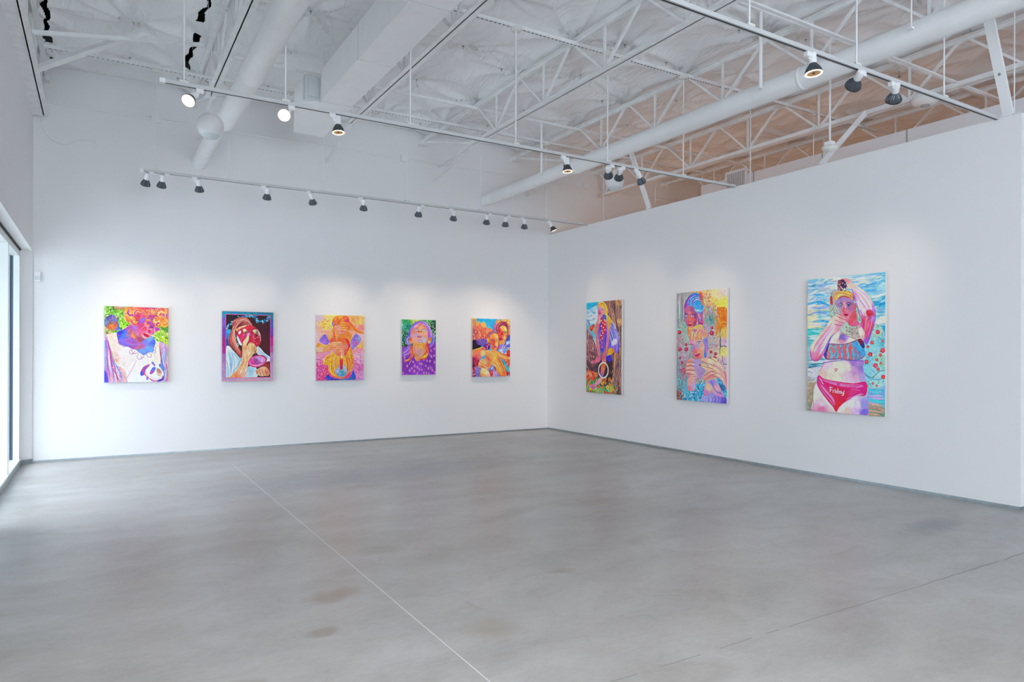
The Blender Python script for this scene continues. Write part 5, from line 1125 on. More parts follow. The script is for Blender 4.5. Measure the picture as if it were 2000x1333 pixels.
def art6():
    s = Art(.923, 1.528, '97,108 545,72 547,1280 105,1250', '8a6a60', seed=31)
    s.bgrad([(150, 140, '28b0d0'), (220, 110, '30b8dc'), (200, 180, 'b8d8e8'), (150, 220, '90c8e0'), (160, 300, 'e0ecf0'), (220, 300, 'd0e0e8'), (130, 360, '70b8d0'), (190, 530, '68c0d8'), (210, 600, 'a0d0e0'), (380, 120, '9a6a58'), (430, 200, '6a4a58'), (500, 120, 'c08a60'), (540, 300, 'a87860'), (450, 800, '7a5a58'), (530, 900, '8a7068'), (130, 600, '8a5058'), (150, 800, '7a4850'), (170, 950, '4a2a38'), (380, 1000, '4a3038')])
    s.scatter('100,180 240,150 240,330 180,450 105,400', 60, 'ffffff c8e0f0 a8c8e0 e8e0f0 70c0e0 b8b8d8', (16, 40), (10, 20), (-.5, .8), .7)
    s.F('97,108 235,98 225,130 180,165 100,185', [(130, 140, '1ab0d4'), (210, 110, '22a8d0')], 2)
    # tree trunk
    s.F('300,90 545,72 547,1280 360,1270 400,1000 430,820 520,700 460,450 370,270 350,180', [(380, 140, '9a6050'), (440, 150, '5a3a4a'), (460, 300, '7a5050'), (500, 120, 'd8a068'), (520, 350, 'c89068'), (520, 200, '8a6068'), (440, 900, '7a6468'), (500, 1000, '9a7878'), (530, 760, 'b08058'), (450, 1100, '6a4a50'), (520, 1200, '5a3a40'), (380, 1000, '3a2028')], 1)
    s.strands('330,90 380,220 430,400 470,600 460,820 400,1260', '545,80 540,300 545,550 545,800 545,1000 545,1270', 190, 'a87868 4a2a3a d8a878 7a5a68 9a9098 5a3040 b88878 c05a40 8a7078 3a2030 e0b890', (5, 13), .6, .06)
    s.F('490,330 535,320 540,390 520,420 495,400', [(510, 360, 'e8b878'), (520, 390, 'c89058')], 2).L('530,700 525,850', 10, 'd89048', .8)
    s.strands('98,430 150,540 210,650 240,760', '100,720 140,820 180,940 210,1000', 90, '9a6068 5a3040 c88a80 7a4858 b06a60 e0a898 8a5a70 4a2a38', (5, 13), .7, .06)
    s.F('100,420 130,470 180,540 215,640 245,760 290,900 280,980 170,990 105,980', [(130, 560, 'a87078'), (180, 660, 'c88a88'), (150, 760, '8a5058'), (190, 860, '6a3a48'), (230, 930, '4a2838'), (130, 900, '6a4050')], 2, .55)
    s.scatter('103,450 200,600 240,800 270,960 105,960', 90, 'c89890 5a3040 a87878 7a4050 e0b8a8 4a2838', (16, 44), (5, 10), (.7, 1.4), .7)
    s.F('270,860 430,840 430,1080 340,1110 270,1060', '3a2028', 6, .85)
    # orange poppies, grass
    s.F('105,990 220,1000 250,1060 230,1150 150,1180 105,1190', [(130, 1030, 'f0583a'), (200, 1030, 'f8704a'), (180, 1120, '4a9a4a'), (130, 1150, '3a8a50'), (230, 1100, '5a7a4a')], 2)
    s.F('105,1190 200,1170 300,1180 440,1150 470,1200 460,1275 105,1250', [(150, 1220, '4a9a50'), (300, 1210, '6ab06a'), (400, 1190, '7ab88a'), (350, 1230, '4a9060'), (450, 1240, '4a7a58')], 2)
    s.scatter('150,1090 240,1090 300,1170 460,1160 460,1265 110,1240', 120, '3a9a4a 8ad09a 5ab878 2a7a4a a8d8a8 d8e0a0 3a6a58', (12, 34), (4, 8), (.9, 2.2), .8)
    s.flowers('104,985 215,985 250,1060 180,1100 105,1170', 26, 'f8603a f04828 f98a58 e83a2a f9a070', (12, 20), .9, 'c02a20')
    s.flowers('120,1180 200,1150 300,1060 440,1090 480,1180 450,1240 180,1240', 38, 'ff9a10 ffb020 f98010 ffc030 f07010', (11, 21), .92, 'd85a10')
    s.flowers('110,1225 340,1235 460,1245 460,1275 110,1250', 12, 'f8502a e83a2a f97040', (9, 15))
    # bird or butterfly by the cloud
    s.F('112,325 130,340 150,410 170,430 145,430 125,380', '8a90a8', 1).F('145,420 180,390 205,385 200,430 170,475 145,460', [(170, 420, 'e0602a'), (190, 400, '9a5a50'), (165, 460, 'b84a2a')], 1)
    # dress
    s.F('240,420 360,280 385,290 430,350 470,440 515,520 525,600 515,700 490,755 440,720 380,700 350,740 300,745 270,640 245,520', [(290, 400, '4a3ab8'), (400, 340, 'e8f0f8'), (430, 420, '9aa8e8'), (370, 500, '5a40c8'), (440, 480, '3a5ad0'), (490, 520, 'c8b8e8'), (460, 600, 'c0a8e8'), (400, 600, '6a4ad0'), (500, 680, '8a5ad0'), (300, 650, '5a48c8'), (270, 540, '8a70c8'), (440, 680, '9a70e0')], 1)
    s.strands('380,290 430,370 470,450 515,560 510,740', '350,300 360,450 380,560 400,640 390,700', 70, '8a70e0 3a3ac0 d8d0f4 5a50d0 b090e8 2a48c0 9ab8f0', (5, 12), .65)
    s.F('430,600 470,570 490,590 480,640 430,655', 'e0e0f4', 3, .9).L('445,380 470,440', 8, 'e8f8ff', .8)
    s.F('360,790 410,770 415,850 385,860 360,840', [(390, 810, '3a2ac0')], 1).F('270,660 330,560 350,620 320,740 295,745', '4a3ac0', 2, .8)
    s.L('262,330 258,440', 12, '9a7ad0', .7)
    # hair
    s.F('238,140 255,105 290,95 330,115 355,150 370,210 365,270 340,280 330,230 300,180 260,160 245,200', [(280, 120, 'f9c040'), (340, 160, 'ffd838'), (355, 240, 'ffd040'), (250, 150, 'e89a48')], 1)
    s.strands('245,150 280,105 330,120 365,250', '260,170 290,150 320,170 340,270', 46, 'ffe050 f0a030 ffc840 d88838 fff080 f8a858', (4, 9), .8)
    # face
    s.F('245,190 262,160 300,165 330,200 335,240 310,280 270,290 245,260', [(260, 190, 'c89ab8'), (280, 180, 'd8a0b8'), (310, 200, 'f09a90'), (320, 240, 'f9a090'), (265, 240, 'd0508a'), (290, 265, 'e88a98')], 1).L('250,205 265,200', 4, '6a3a7a').L('280,205 305,200', 4, '7a3a6a').L('270,210 262,230 275,238', 4, 'b04a80', .7).L('258,250 272,246 285,250', 6, 'd01a5a')
    s.L('255,250 245,300 250,340', 12, 'b088c8', .6)
    # torso top, arms
    s.F('355,300 375,285 400,300 420,350 410,420 395,500 385,600 365,690 350,800 350,900 305,900 300,840 310,760 330,700 355,600 360,480 355,380', [(390, 320, 'ffb830'), (400, 380, 'f9a040'), (370, 480, 'f0809a'), (370, 560, 'e878a0'), (350, 680, 'e07090'), (320, 800, 'd8607a'), (340, 860, 'e08a90'), (400, 420, 'f9a858')], 1)
    s.strands('365,300 365,450 360,620 320,780', '410,340 400,470 380,640 345,860', 26, 'f9b060 f08098 c870b8 f9c878 e86a80', (5, 10), .5)
    s.F('245,260 275,290 268,340 262,420 240,490 205,505 197,480 210,420 235,340', [(260, 300, 'e898a8'), (240, 400, 'f07078'), (215, 480, 'f08a70'), (255, 350, 'f8a090')], 1).F('220,500 245,500 255,600 270,720 280,800 270,850 235,830 245,780 225,640', [(235, 560, 'e87a80'), (245, 700, 'd86a88'), (265, 800, 'e8808a')], 1)
    s.strands('225,500 230,640 250,800', '245,500 258,640 280,800', 14, 'f9a090 c870a8 f0b0a0 e85a68', (4, 9), .5)
    # scarf
    s.F('275,320 300,290 345,310 350,340 345,480 310,540 320,620 300,700 275,680 262,600 285,500 290,420', 'e01a38', 1)
    s.F('310,260 340,270 350,320 320,340 300,300', [(320, 290, '7a5ab8'), (340, 320, '4a5ac0')], 1)
    for x, y in ((290, 340), (330, 330), (310, 370), (290, 410), (335, 390), (315, 430), (300, 470), (335, 460), (310, 500), (290, 530), (305, 570), (280, 590), (300, 620), (285, 650), (300, 680), (340, 350)): s.D(x, y, 8, 10, 'f8d8e0', 0, 0, .85)
    s.L('300,320 310,420 290,520', 5, '8a1030', .5)
    # thigh, feet
    s.F('365,790 370,740 395,690 440,700 455,735 420,770 380,785', [(400, 720, 'ffb020'), (440, 730, 'f98a30'), (380, 770, 'f9a050')], 1)
    s.F('160,880 170,855 210,840 245,790 275,790 285,840 260,870 230,880 190,893', [(180, 875, 'e07088'), (230, 840, 'e87888'), (265, 820, 'd86a90'), (210, 880, 'c85a78')], 1)
    s.F('300,890 350,890 340,960 325,1020 310,1060 285,1050 285,980', [(330, 920, 'f9683a'), (310, 980, 'e0607a'), (300, 1040, 'a870b8'), (320, 960, 'f08a58')], 1)
    s.F('150,1165 190,1150 240,1110 270,1070 305,1080 290,1130 240,1160 220,1200 180,1215 160,1190', [(180, 1180, 'd880a8'), (240, 1130, 'e898a8'), (290, 1090, 'f0a898'), (200, 1200, 'c878a8')], 1)
    for k in range(4): s.L([(158 + k * 10, 1175 + k * 10), (185 + k * 8, 1165 + k * 10)], 4, 'a04a78', .7)
    s.strands('250,520 265,600 300,740', '350,520 345,620 340,740', 16, '3a2ab8 8a7af0 5a48d0 2a1a98', (5, 11), .6)
    s.scatter('370,100 545,75 547,1270 430,1260 400,1000 520,700 470,420', 190, '3a2030 c89070 5a3848 a87060 e0b088 2a1828', (14, 46), (4, 9), (1.2, 2.), .6)
    # pale ring
    t = np.linspace(0, 2 * np.pi, 22); s.L(np.c_[320 + 60 * np.cos(t), 972 + 96 * np.sin(t)], 13, 'd8c8b8', 1); s.L(np.c_[318 + 60 * np.cos(t), 970 + 96 * np.sin(t)], 5, 'f4ece0', .9)
    return s.boost(1.1).grain(.005)
ARTS[6] = art6

def art7():
    s = Art(.927, 1.541, '67,95 598,45 600,1270 67,1225', 'a8b0b0', seed=41)
    s.bgrad([(90, 150, '9a9aa0'), (120, 250, 'a8b8b8'), (90, 400, '98989c'), (120, 450, '80b8a8'), (90, 600, 'b08890'), (90, 900, '8098b0'), (100, 1100, '70a0a8'), (560, 100, 'ecd8cc'), (450, 120, 'f4c888'), (560, 200, 'f9e060'), (480, 240, 'f8b858'), (560, 330, 'fb8828'), (540, 400, 'f98020'), (400, 300, 'b8a8a0'), (430, 380, '60a0a0'), (400, 480, 'b8a0c0'), (560, 520, 'f8c060'), (560, 620, 'd8b0d0'), (560, 720, 'f9d878'), (570, 820, 'd0b0c8'), (450, 620, 'b8b0a8'), (420, 740, 'c8a8a8')])
    s.scatter('67,95 598,45 600,1270 67,1225', 420, '88a8a0 b090a8 c8c0c8 70909a d8b8a8 a07088 9ab8b0 e0d0c8 c86878', (12, 40), (5, 11), (.8, 2.3), .5)
    s.strands('75,100 75,250 70,420', '160,90 150,250 150,420', 44, 'c8ccc8 6a7078 98a8a8 d8b8a8 70a098 e8dcd0', (4, 10), .6)
    s.F('440,70 598,50 598,260 520,250 430,180', [(560, 80, 'e8d0d0'), (500, 130, 'f6d8a8'), (560, 200, 'fbe058'), (480, 200, 'f9c860')], 3)
    s.scatter('320,95 420,85 440,200 500,260 420,320 340,260', 70, 'f9a858 f07a3a f8c878 e06048 f8e090 c878a0 a8b8a8', (14, 40), (5, 11), (0, 3), .75)
    s.F('490,260 598,270 598,420 540,470 490,540 475,470 520,400', [(550, 310, 'fa8020'), (570, 400, 'f97a18'), (510, 480, 'f98a28')], 2).scatter('490,270 598,270 598,430 500,480', 60, 'f96a10 ff9a30 e85a18 ffb050 d8702a', (12, 30), (4, 9), (0, 3), .7)
    s.scatter('370,250 500,260 500,400 440,430 380,420', 70, '5a9a98 c8a0b0 a0c0b0 d87a60 8a8aa8 3a7a78 e8c0a0 b0a0d0', (14, 50), (4, 9), (1.3, 1.8), .8)
    # flowery veil field
    s.F('95,420 160,440 200,560 215,700 180,800 160,1000 100,980 90,700', [(130, 480, 'a0b8b0'), (120, 620, 'b098a8'), (150, 750, 'c0a8b8'), (130, 900, 'a07a90'), (170, 600, 'a8c8b8')], 3, .8)
    s.scatter('80,430 200,440 220,780 180,1010 90,1000', 170, '98c0a8 c05068 e0b8c0 7a9a98 a83a58 d8d0c8 b08aa8 6a8a70 e8c8a8', (8, 26), (4, 9), (0, 3), .75)
    s.scatter('360,420 490,430 530,620 520,800 400,760 390,560', 150, '98b8a0 b8a0c8 e0c8c0 6a8a80 c04a68 d8b890 a8c0b8 8a70a0', (8, 26), (4, 9), (0, 3), .75)
    for x, y, r in ((97, 510, 20), (100, 690, 18), (170, 690, 20), (165, 640, 14), (140, 915, 22), (125, 830, 14), (437, 520, 22), (440, 465, 14), (478, 740, 16), (430, 720, 14), (300, 985, 22), (120, 1060, 14), (105, 780, 14)):
        s.D(x, y, r, r * 1.15, 'b0204a').D(x - 3, y - 3, r * .5, r * .55, 'e05078')
    # lower left blue flowers dress
    s.F('67,1010 160,1030 280,1060 370,1050 380,1120 340,1240 67,1225', [(100, 1050, '70b0b8'), (150, 1150, '68b8d0'), (280, 1120, '3aa0c8'), (200, 1200, '50b0d0'), (100, 1180, '7a5a60'), (330, 1080, '4ab0d8')], 2)
    s.scatter('130,1130 190,1140 280,1040 370,1040 370,1200 330,1240 150,1228', 120, '2a90c8 8ad8f0 b8e8f0 1a70b0 50b8d8 d8f0f4 3a7a98', (12, 30), (6, 12), (0, 3), .8)
    s.scatter('70,1040 150,1040 140,1220 70,1220', 70, 'a03a3a 5a4a40 d87a58 60a0a0 c8a080 8a2a38', (8, 24), (5, 10), (0, 3), .8)
    # upper woman: blue hair
    s.F('145,300 145,220 180,150 230,100 290,100 340,150 350,240 340,340 345,430 300,440 280,330 240,250 180,230 160,260', [(200, 160, '6a4ab8'), (260, 120, '3a8ae0'), (230, 200, '58b0f0'), (300, 180, '2a9ae8'), (300, 270, '3aa8f0'), (330, 360, 'd8307a'), (290, 330, '5a7ae0'), (150, 240, '9a4ab0')], 1)
    s.strands('175,240 190,160 250,110 310,130', '230,240 250,190 290,170 340,200', 50, '50b0f8 2a5ad0 a0d8f8 7a4ac8 1a80d8 c878d8 90a8f0', (5, 13), .85)
    s.strands('240,230 290,220 340,200', '240,280 300,295 350,270', 24, '58b8f8 1a70d0 b0e0f8 3a90e8', (6, 13), .85).strands('270,290 290,360 320,400', '310,290 330,340 345,420', 30, '3a7ae0 d8407a a8b0f0 f05a7a 6a4ad0', (5, 11), .8)
    s.F('300,100 330,90 350,170 350,230 320,200', [(320, 130, 'e84a3a'), (340, 200, 'f98a4a')], 2, .7)
    s.F('145,290 165,240 200,232 240,245 268,300 285,370 270,430 240,460 200,465 175,430 155,360', [(180, 260, 'c86a98'), (230, 270, 'a85a90'), (165, 330, '9a60a8'), (200, 360, 'f07868'), (240, 380, 'e06a70'), (180, 420, 'd85a80'), (260, 340, '9a4a78'), (215, 440, 'f09078'), (260, 410, 'b04a70'), (200, 310, 'd87a88')], 1)
    s.D(172, 336, 15, 9, 'c0c8e8').D(234, 340, 17, 9, 'c0c8e8').D(174, 336, 6, 7, '3a3a70').D(236, 340, 6, 7, '3a3a70').L('152,322 175,318 190,328', 5, '5a2a60').L('214,326 240,318 262,330', 5, '5a2a60').L('198,330 190,385 182,398 215,400', 5, 'd04a60', .7)
    s.F('186,430 208,422 235,430 215,446 195,444', 'c02050', 1).L('190,434 232,434', 3, '7a1040').L('155,300 150,370 180,440', 7, '6a4ab0', .6)
    s.F('180,460 240,465 300,430 340,440 320,470 220,490 190,560 180,520', [(220, 470, 'f9b050'), (300, 440, 'f9c860'), (200, 500, 'f08a60')], 1)
    # lower woman
    s.F('200,590 210,510 240,460 300,440 350,465 385,520 395,600 385,760 360,780 350,620 300,590 250,600 215,640', [(260, 480, 'fbc860'), (240, 540, 'f09a60'), (320, 460, 'f8b070'), (370, 520, 'f0a060'), (390, 620, '6a90e0'), (375, 720, '5a80d8'), (220, 570, 'e88a90')], 1)
    s.strands('215,590 230,500 270,460', '280,600 280,540 310,470', 44, 'ffe080 f0a850 f8c068 c880a8 fff0b8 e88a58', (5, 11), .8).strands('290,460 330,520 330,600', '350,470 375,520 385,590', 40, 'ffd070 f0904a a8b0d8 fff0a8 e8789a', (5, 11), .8)
    s.strands('340,570 370,640 375,760', '380,560 400,640 385,740', 24, '4a80e0 90c0f0 6a50c0 b8d8f8 d080c0', (5, 10), .8)
    s.D(255, 490, 26, 18, 'a860b8', .2, 6, .7)
    s.F('203,620 225,590 280,590 330,600 358,640 360,720 345,770 320,805 285,800 245,765 225,700', [(220, 640, 'd890b0'), (230, 680, '9a8ac8'), (290, 640, 'a8a0d0'), (320, 650, 'f0a8a0'), (260, 720, 'f08078'), (330, 720, 'f9a080'), (290, 780, 'e87a78'), (340, 680, 'f9b898'), (245, 750, 'c080b0'), (270, 610, 'f2b0a8')], 1)
    s.D(226, 650, 14, 8, 'b8d8f0').D(300, 628, 19, 9, 'b8d8f0', -.2).D(228, 650, 6, 7, '2a5a98').D(302, 628, 7, 7, '2a5a98').L('208,640 226,636 242,644', 4, '5a3a78').L('278,618 300,608 325,614', 5, '5a3a78').L('258,640 250,700 246,720 275,722', 5, 'e06068', .7)
    s.F('262,755 288,742 315,732 312,750 290,768 270,770', 'e02a5a', 1).L('265,758 310,740', 3, '8a1040')
    s.L('235,770 285,810 330,805', 6, '3a2a50', .6)
    # clasped hands
    s.scatter('100,760 180,800 165,1010 90,1000', 50, '98a8b8 c08898 7898a0 e0b8b0 a84060', (8, 24), (4, 9), (0, 3), .7)
    s.F('165,860 190,800 240,785 270,800 330,790 330,860 380,880 350,960 330,1000 260,1000 220,1015 190,990 165,930', [(200, 830, 'e89a88'), (200, 900, 'e8a090'), (260, 850, 'b8a0d0'), (300, 900, 'b098c8'), (240, 960, 'e8b8a8'), (190, 960, 'd88a98'), (320, 960, 'b090c0')], 1)
    for p in ('180,830 220,825 260,835', '170,870 215,865 260,875', '168,910 215,910 260,915', '175,950 215,955 255,960', '190,990 230,985 265,975'): s.L(p, 5, 'b04a58', .75)
    for p in ('180,848 220,842 258,850', '175,890 215,885 255,892', '175,930 215,930 255,935'): s.L(p, 10, 'f8d0b8', .6)
    s.F('320,800 370,780 420,790 480,770 500,820 540,860 580,930 600,1000 598,1120 560,1050 520,1000 460,990 390,1020 355,1010 360,970 400,930 320,870 310,855 360,850 400,870 410,880 400,850 340,820', [(360, 800, 'e8b0a0'), (430, 820, 'f6d8b0'), (500, 880, 'f9dcb0'), (460, 960, 'e88a88'), (400, 1000, 'f09a90'), (560, 960, 'e880a0'), (350, 860, 'f9c8a0'), (590, 1060, 'd870a0'), (440, 900, 'f0c0a0'), (540, 900, 'f8c8a8')], 1)
    s.strands('420,800 500,860 560,940 598,1080', '400,990 480,980 550,1020 590,1100', 34, 'fbe0b8 e88a88 f8c8a0 d06a90 c8a0d0', (6, 14), .5)
    for p in ('330,815 400,840 470,870', '315,862 390,880 450,900', '360,970 420,930 470,920', '370,1010 430,970 490,950', '400,780 450,800 490,830'): s.L(p, 5, 'b84860', .75)
    s.D(313, 857, 9, 11, 'b01a48').D(470, 775, 22, 9, 'c02050', .5)
    s.F('185,1000 258,990 262,1120 230,1130 185,1120', [(210, 1040, 'f0a8a0'), (240, 1080, 'c8b0d8'), (200, 1110, 'e88a98')], 1)
    # dress bodice
    s.F('370,1060 420,1020 480,1020 530,1100 598,1200 598,1268 340,1245 350,1180', [(410, 1090, 'f6c0a0'), (440, 1050, '9a8ad8'), (480, 1120, 'e8b0b8'), (380, 1150, 'd08ac0'), (540, 1180, 'c890c8'), (450, 1200, '9a90e0'), (400, 1220, '7a78d8'), (560, 1240, '6a60c8')], 1)
    s.D(410, 1095, 36, 34, 'f9c8a8', 0, 6, .8).F('340,1240 350,1190 440,1180 598,1215 598,1268', [(400, 1220, 'a8a8f0'), (500, 1220, '9a88e0'), (580, 1245, '6a60c8')], 1)
    for x in (405, 440, 475, 510, 545, 575): s.L([(x, 1195), (x + 6, 1225), (x - 4, 1258)], 5, '4a40b0', .8)
    s.F('490,1010 530,1010 598,1130 598,1210 560,1160', [(510, 1040, '3ab0d0'), (580, 1160, '50c0d8'), (550, 1100, '3a70a0')], 1).scatter('495,1015 530,1015 598,1130 598,1200', 26, '2a90c8 a0e8f0 1a6098', (10, 22), (5, 9), (.6, 1.6)).L('430,1030 480,1130 540,1160', 9, '7a70d0', .7)
    # reeds
    s.L('540,455 525,520 528,650 522,740', 6, '3a6a3a', .9).L('528,560 532,660', 7, '2a5a30', .9).L('530,670 560,655 600,665', 6, '3a5a48', .8).L('550,760 560,845 598,850', 5, '3a3a48', .8)
    return s.boost(1.08).grain(.005)
ARTS[7] = art7

def art8():
    s = Art(.935, 1.541, '53,122 712,55 712,1282 55,1238', '70b8d8', seed=51)
    s.bgrad([(100, 150, '8ac0d8'), (200, 180, '90a8d8'), (150, 250, '60b0dc'), (100, 300, 'd8e0e0'), (150, 360, '40a0d0'), (100, 420, 'f0dcb0'), (180, 440, '50b0d0'), (120, 500, 'f2e4b8'), (230, 120, 'f4f0d8'), (350, 110, 'f0ecd8'), (500, 100, '80c0e0'), (600, 120, '58b0dc'), (680, 100, '60b8dc'), (680, 200, 'a8d8e8'), (680, 300, '40a8d0'), (650, 400, '58b0d0'), (680, 460, 'e8ecd0'), (580, 200, '78c0e0')], 3.4)
    s.strands('55,130 250,110 450,90 712,60', '55,510 250,500 450,480 712,480', 260, 'a8dcf0 f8f0d0 48a8dc e8e8e8 8aa8e0 f6e0b0 2a98d0 c8e8f0 ffffff b0a8e0', (12, 30), .3, .03, .75)
    s.scatter('55,130 712,60 712,500 55,520', 150, 'b8e0f0 f8f0d0 40a0d8 f0ece0 8ab0e0 f8e4b8 2a98d0 ffffff', (50, 120), (10, 22), (-.5, .1), .38, .15)
    s.L('60,330 150,310 250,350', 18, '3aa0d8', .7).L('600,270 712,240', 16, 'f8f4e0', .7).L('60,420 150,400 240,420', 12, '8a98d8', .5).L('620,340 712,320', 14, '1a98c8', .7)
    # sea
    s.F('53,540 250,540 712,510 712,760 500,900 53,860', [(100, 560, '40c0c0'), (200, 560, '58c8c8'), (100, 640, '50b8c0'), (100, 720, 'a0c8c8'), (690, 540, '18a8c8'), (690, 600, '40c0d0'), (160, 700, 'c8d0c8'), (100, 800, '88b8c0')], 0, 1, True)
    s.strands('55,548 250,548', '55,860 250,850', 130, '20a8b0 a8e8e0 58d0c8 e8f0e8 1a8a98 80c8d8 c8d8d0', (6, 14), .65, .01, .7).strands('600,520 712,515', '620,640 712,640', 34, '10a0c8 80e0e8 30b8d0', (6, 12), .7)
    s.strands('55,840 180,850', '55,890 190,880', 26, '2a88a0 186a88 70b8c8', (7, 14), .8, .01)
    s.F('53,890 200,870 200,1000 130,980 53,1000', [(100, 920, 'd8d8e0'), (150, 950, 'c8c8d0'), (80, 980, 'b8b8b0')], 2).scatter('55,890 180,880 180,990 55,1000', 50, 'ffffff a8c8d8 e0d8e8 98b0b8', (12, 30), (5, 10), (-.4, .4), .7)
    # sand
    s.F('53,1000 200,990 712,1010 712,1282 53,1238', [(80, 1030, 'b8a088'), (80, 1130, 'a89a80'), (80, 1220, '8a9a88'), (650, 1060, '70b0e0'), (600, 1100, '98a8e8'), (690, 1150, '60c0d0'), (640, 1180, 'd8b0a0'), (650, 1230, 'b89078'), (690, 1270, '70a088')], 0, 1, True)
    s.scatter('53,1010 140,1010 110,1238 55,1236', 60, 'c8b098 90a890 d8c0a8 789080 a88a78', (16, 40), (6, 12), (-.3, .3), .6)
    s.strands('550,1040 712,1020', '560,1160 712,1180', 50, '58b8e8 b8a0f0 40d0d8 8ac8f0 d8b8e8', (7, 14), .7, .01).strands('560,1180 712,1210', '560,1260 712,1270', 34, 'c89880 88a088 d8a890 a88068 609a88', (7, 14), .7, .01)
    # veil with flowers at both sides
    s.F('245,260 270,215 330,210 340,300 300,420 245,440', [(260, 300, 'b0a8a8'), (260, 400, 'a0c8b8')], 1).scatter('245,250 320,220 300,420 245,440', 70, 'd84a58 a8d0b8 e8c8a8 8a5a78 b8d8d0 c8485a f0b8a0', (7, 18), (4, 8), (0, 3), .8)
    s.F('440,380 500,330 520,500 500,590 440,470', [(470, 440, '98b8a8'), (490, 540, 'b8c8b8')], 1).scatter('440,380 505,340 515,560 460,500', 50, 'd83a58 88b0a0 e8a8a0 5a8a80 c8d8c8', (7, 18), (4, 8), (0, 3), .8)
    s.F('540,640 620,500 680,530 705,600 712,700 712,1000 560,1030 520,900', [(650, 560, 'b0c8b8'), (620, 700, '90d0d8'), (680, 800, 'a0c8b0'), (580, 900, '88d0e0'), (650, 950, 'a8d8d8'), (560, 800, '78c0d0'), (700, 640, '68b8c8')], 1)
    s.scatter('545,650 640,510 712,600 712,1020 570,1020 525,880', 170, '70c8d0 c8e8d0 48a890 a8d8e8 e8f0d8 5a90a8 d8c8d8 88b878', (9, 26), (4, 8), (0, 3), .7)
    for x, y, r in ((648, 565, 20), (600, 655, 18), (690, 720, 24), (585, 755, 22), (555, 818, 20), (630, 850, 22), (670, 760, 16), (650, 880, 16), (695, 945, 20), (640, 800, 14), (565, 690, 14), (560, 1025, 12), (610, 1000, 12), (675, 830, 12), (640, 1020, 10), (690, 640, 12)):
        for k in range(5): t = k * 1.257 + x; s.L([(x, y), (x + r * .6 * math.cos(t), y + r * .6 * math.sin(t))], r * .75, ['e02a68', 'c82058', 'f05a78', 'd83a4a'][(x + k) % 4], .9, 0)
        s.D(x, y, 4, 4, 'f8a050')
    s.L('540,920 600,950 660,900 705,890', 5, '2a7a98', .8).L('545,935 600,965 670,965', 7, '58a8d8', .8)
    # hips and thighs
    s.F('105,1240 105,1150 135,1000 300,980 540,1000 558,1120 552,1275 300,1252', [(120, 1100, 'fbe8d8'), (180, 1180, 'f0d0d8'), (230, 1140, 'f8e0d8'), (180, 1220, 'f080b0'), (280, 1230, 'fbd0c8'), (350, 1200, 'fdf0dc'), (420, 1160, 'fdf0e0'), (480, 1180, 'f4d8e8'), (530, 1180, 'a098e8'), (540, 1250, '8070e0'), (400, 1240, 'f8c8c0'), (460, 1250, 'd8b8e8')], 1)
    s.L('108,1150 106,1238', 6, 'e06090', .6).L('300,1250 350,1180 430,1130', 6, 'f07ab0', .7)
    # waist and belly
    s.F('190,840 230,800 520,800 525,860 545,960 545,1010 400,1000 250,990 150,950 160,900', [(220, 850, 'e8c8d8'), (250, 900, 'fbdcc8'), (330, 870, 'fceccc'), (300, 960, 'fbe0c8'), (400, 860, 'fbe0d0'), (400, 950, 'e8c8d8'), (460, 900, 'c898c8'), (470, 960, 'e8b0d0'), (520, 950, 'b8a0d8'), (515, 880, '9a80d0'), (180, 940, 'f4c0b8'), (440, 830, 'a878c8')], 1)
    s.L('420,830 440,890 420,960', 22, 'd8a8d8', .45, .7).L('160,900 200,830', 7, 'c870b0', .7)
    s.D(298, 892, 12, 9, 'f0a8a0').L('288,884 300,878 312,886', 5, 'd0506a').L('290,898 300,904', 4, 'a84a50')
    s.L('190,830 340,808 520,812', 10, '6a50b8', .5)
    # bikini bottom
    s.F('150,935 200,965 330,990 450,1000 552,990 550,1100 470,1110 390,1150 330,1200 300,1245 270,1200 210,1130 160,1060 135,1000', [(160, 970, 'f83a90'), (220, 1000, 'f8207a'), (300, 1020, 'f01a60'), (280, 1080, 'f8304a'), (200, 1080, 'f04a98'), (400, 1030, 'e81a70'), (500, 1030, 'e8208a'), (530, 1070, 'd82080'), (300, 1180, 'f0283a'), (360, 1120, 'e81a50'), (450, 1080, 'f83a80')], 1)
    s.strands('150,945 260,985 400,1005 550,1000', '150,965 260,1010 400,1035 550,1030', 20, 'f868b0 d01068 f8a0c8 e82878', (5, 10), .7).strands('160,990 220,1070 280,1140 300,1230', '145,1010 200,1100 260,1170 290,1230', 16, 'f88ac0 d81870 f850a0', (5, 10), .7).strands('550,1060 460,1090 380,1140', '550,1095 470,1105 400,1145', 14, 'f8a0d0 f050a0 d02080', (5, 9), .7)
    s.L('160,960 190,1010', 7, 'f8b0d8', .8).L('470,1040 520,1020', 9, 'f880c0', .7).L('430,1050 500,1060', 7, 'f870b8', .6)
    s.F('305,1000 332,1002 332,1025 308,1024', 'f850a0', 0).L('310,1012 328,1012', 4, 'c01060')
    # the word on the front
    wd = [((248, 1078), (250, 1034)), ((246, 1036), (270, 1042)), ((250, 1056), (266, 1060)), ((274, 1082), (276, 1062)), ((276, 1066), (286, 1062)), ((292, 1084), (292, 1066)), ((292, 1056), (293, 1053)),
          ((314, 1086), (316, 1048)), ((323, 1073), (334, 1069)), ((336, 1088), (336, 1072)), ((344, 1072), (348, 1088)), ((366, 1068), (362, 1100)), ((362, 1100), (348, 1106)), ((344, 1072), (346, 1086)), ((346, 1087), (362, 1084))]
    for a, b in wd: s.L([a, b], 8.5, '9a4a88', .75, 0, True)
    for a, b in wd: s.L([a, b], 5.2, 'f6c0d8', 1, 0, True)
    t = np.linspace(0, 6.283, 12)
